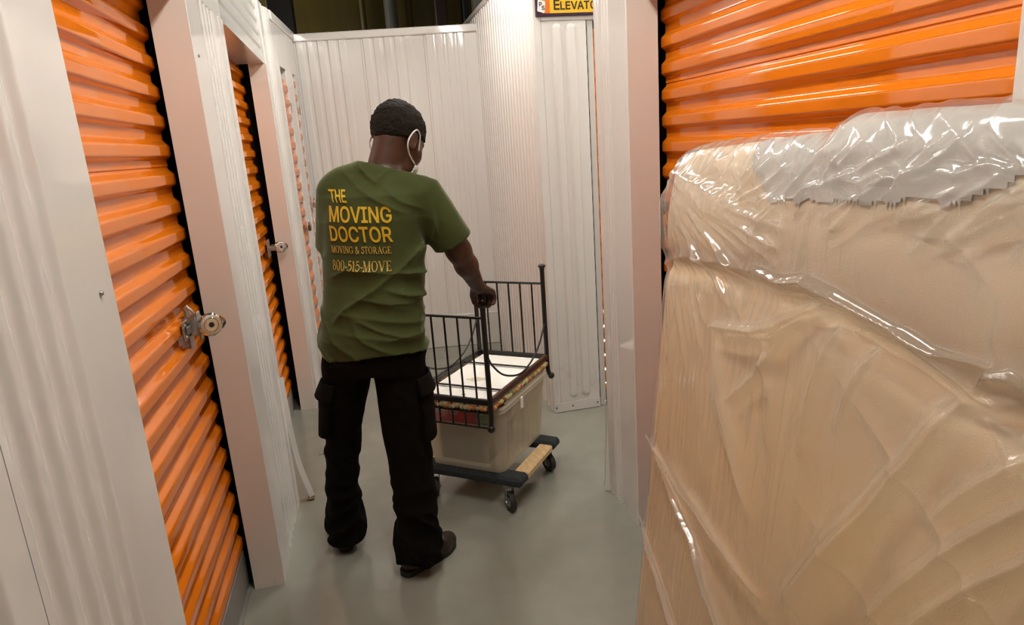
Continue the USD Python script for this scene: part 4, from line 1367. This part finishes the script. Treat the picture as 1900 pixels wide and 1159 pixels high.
# --- lettering on the back of the shirt
def serif_glyph(c):
    TK_, tn = .19, .075
    ln = lambda pts, w: LineString(pts).buffer(w / 2, cap_style=2, join_style=2)
    sf = lambda x, y, w=.30: LineString([(x - w / 2, y), (x + w / 2, y)]).buffer(.035, cap_style=2)
    ring = lambda cx, cy, rx, ry, tx, ty: affinity.scale(Point(cx, cy).buffer(1, 32), rx, ry).difference(affinity.scale(Point(cx, cy).buffer(1, 32), rx - tx, ry - ty))
    b, t = .035, .965
    if c == 'M':
        return unary_union([ln([(.13, 0), (.13, 1)], tn), ln([(.14, 1), (.50, .02)], TK_), ln([(.50, .02), (.86, 1)], tn), ln([(.88, 0), (.88, 1)], TK_), sf(.13, b), sf(.88, b, .34), sf(.10, t, .22), sf(.90, t, .26)]), 1.04
    if c == 'O' or c == '0':
        w = .42 if c == 'O' else .30
        return ring(w + .02, .5, w, .51, .17 if c == 'O' else .13, .06), 2 * w + .06
    if c == 'V':
        return unary_union([ln([(.10, 1), (.42, 0)], TK_), ln([(.42, .02), (.74, 1)], tn), sf(.10, t), sf(.74, t, .26)]), .86
    if c == 'I':
        return unary_union([ln([(.18, 0), (.18, 1)], TK_), sf(.18, b), sf(.18, t)]), .38
    if c == 'N':
        return unary_union([ln([(.14, 0), (.14, 1)], tn), ln([(.14, .98), (.74, .02)], TK_), ln([(.74, 0), (.74, 1)], tn), sf(.14, b), sf(.12, t, .24), sf(.74, t, .28)]), .88
    if c == 'G':
        r = ring(.44, .5, .42, .51, .17, .06).difference(Polygon([(.5, .42), (1, .42), (1, .78), (.55, .70)]))
        return unary_union([r, ln([(.74, .05), (.74, .44)], .16), sf(.72, .44, .32)]), .90
    if c == 'S':
        pts = curve([(.53, .76, 0), (.46, .90, 0), (.30, .95, 0), (.13, .86, 0), (.12, .70, 0), (.30, .56, 0), (.46, .42, 0), (.50, .24, 0), (.38, .08, 0), (.22, .05, 0), (.08, .14, 0), (.05, .28, 0)], 5)
        return LineString([tuple(q[:2]) for q in pts]).buffer(.068, cap_style=2), .60
    if c == 'T':
        return unary_union([ln([(.36, 0), (.36, 1)], TK_), ln([(.03, .95), (.69, .95)], .08), ln([(.055, .76), (.055, .98)], .06), ln([(.665, .76), (.665, .98)], .06), sf(.36, b)]), .74
    if c == 'R':
        r = ring(.38, .74, .30, .255, .15, .055).intersection(Polygon([(.3, 0), (1, 0), (1, 1), (.3, 1)]))
        return unary_union([ln([(.18, 0), (.18, 1)], TK_), r, ln([(.18, .965), (.40, .965)], .06), ln([(.18, .51), (.40, .51)], .06), ln([(.40, .52), (.74, .02)], .17), sf(.18, b), sf(.76, b, .22)]), .88
    if c == 'A':
        return unary_union([ln([(.13, 0), (.42, 1)], tn), ln([(.42, 1), (.74, 0)], TK_), ln([(.24, .33), (.64, .33)], .06), sf(.13, b, .26), sf(.74, b)]), .90
    if c == 'E':
        return unary_union([ln([(.18, 0), (.18, 1)], TK_), ln([(.05, .965), (.62, .965)], .07), ln([(.05, .035), (.66, .035)], .07), ln([(.18, .51), (.48, .51)], .07), ln([(.60, .80), (.60, 1)], .06), ln([(.64, 0), (.64, .22)], .06), ln([(.48, .40), (.48, .62)], .05)]), .74
    if c == '&':
        pts = curve([(.80, .50, 0), (.62, .18, 0), (.38, .03, 0), (.14, .10, 0), (.10, .30, 0), (.30, .50, 0), (.46, .66, 0), (.48, .86, 0), (.34, .95, 0), (.22, .84, 0), (.26, .64, 0), (.48, .32, 0), (.76, .04, 0)], 5)
        return LineString([tuple(q[:2]) for q in pts]).buffer(.062, cap_style=2), .90
    if c == '8':
        return unary_union([ring(.30, .75, .23, .25, .11, .055), ring(.30, .27, .28, .28, .13, .055)]), .62
    if c == '5':
        pts = curve([(.14, .55, 0), (.32, .62, 0), (.50, .50, 0), (.52, .28, 0), (.38, .07, 0), (.20, .05, 0), (.06, .14, 0)], 5)
        return unary_union([LineString([tuple(q[:2]) for q in pts]).buffer(.065), ln([(.14, .54), (.18, .96)], .08), ln([(.15, .93), (.52, .93)], .13)]), .60
    if c == '1':
        return unary_union([ln([(.22, 0), (.22, 1)], .16), ln([(.06, .80), (.22, .96)], .08), sf(.22, b, .34)]), .44
    if c == '-':
        return ln([(.04, .36), (.34, .36)], .12), .38
    return None, .34


def serif_text(text, depth=.001):
    x, out = 0.0, []
    for c in text:
        g, w = serif_glyph(c)
        if g is not None:
            for q in getattr(g, 'geoms', [g]):
                e = trimesh.creation.extrude_polygon(q.simplify(.004), depth, engine='earcut')
                e.apply_translation([x, 0, 0])
                out.append(e)
        x += w + .05
    return trimesh.util.concatenate(out)


def on_shirt(m, t0, width, z0, height, slant=0.0, shear=0.0):
    m = m.copy()
    lo, hi = m.bounds
    x = (m.vertices[:, 0] - lo[0]) / (hi[0] - lo[0])
    yv = (m.vertices[:, 1] - lo[1]) / (hi[1] - lo[1])
    up = (m.vertices[:, 2] - lo[2]) / max(hi[2] - lo[2], 1e-9)
    q = trimesh.Trimesh(np.stack([x * width, yv * height, up * .0012], 1), m.faces, process=False).subdivide_to_size(.007)
    t, z, k = t0 + q.vertices[:, 0] + shear * q.vertices[:, 1], z0 + q.vertices[:, 1] + slant * q.vertices[:, 0], q.vertices[:, 2]
    P = V3([.03, 2.365, 0]) + t[:, None] * lat - .40 * fwd + z[:, None] * V3([0, 0, 1])
    for _ in range(60):
        P = P + np.clip(shirt_d(P), -.05, .05)[:, None] * .6 * fwd
    q.vertices = P - fwd * (.0018 + k[:, None])
    return q


for txt, t0, w, z0, h, sh_ in (('THE', -.098, .066, 1.368, .042, -.38), ('MOVING', -.106, .226, 1.305, .053, -.06), ('DOCTOR', -.109, .222, 1.242, .052, -.03)):
    obj('lettering', on_shirt(meshkit.text_mesh(txt, 1.0, .05, True), t0, w, z0, h, -.05, sh_), 'shirtink', tee, smooth=False)
for txt, t0, w, z0, h in (('MOVING & STORAGE', -.110, .213, 1.204, .025), ('800-515-MOVE', -.110, .208, 1.146, .036)):
    obj('lettering', on_shirt(serif_text(txt, .05), t0, w, z0, h, -.05), 'shirtgold', tee, smooth=False)
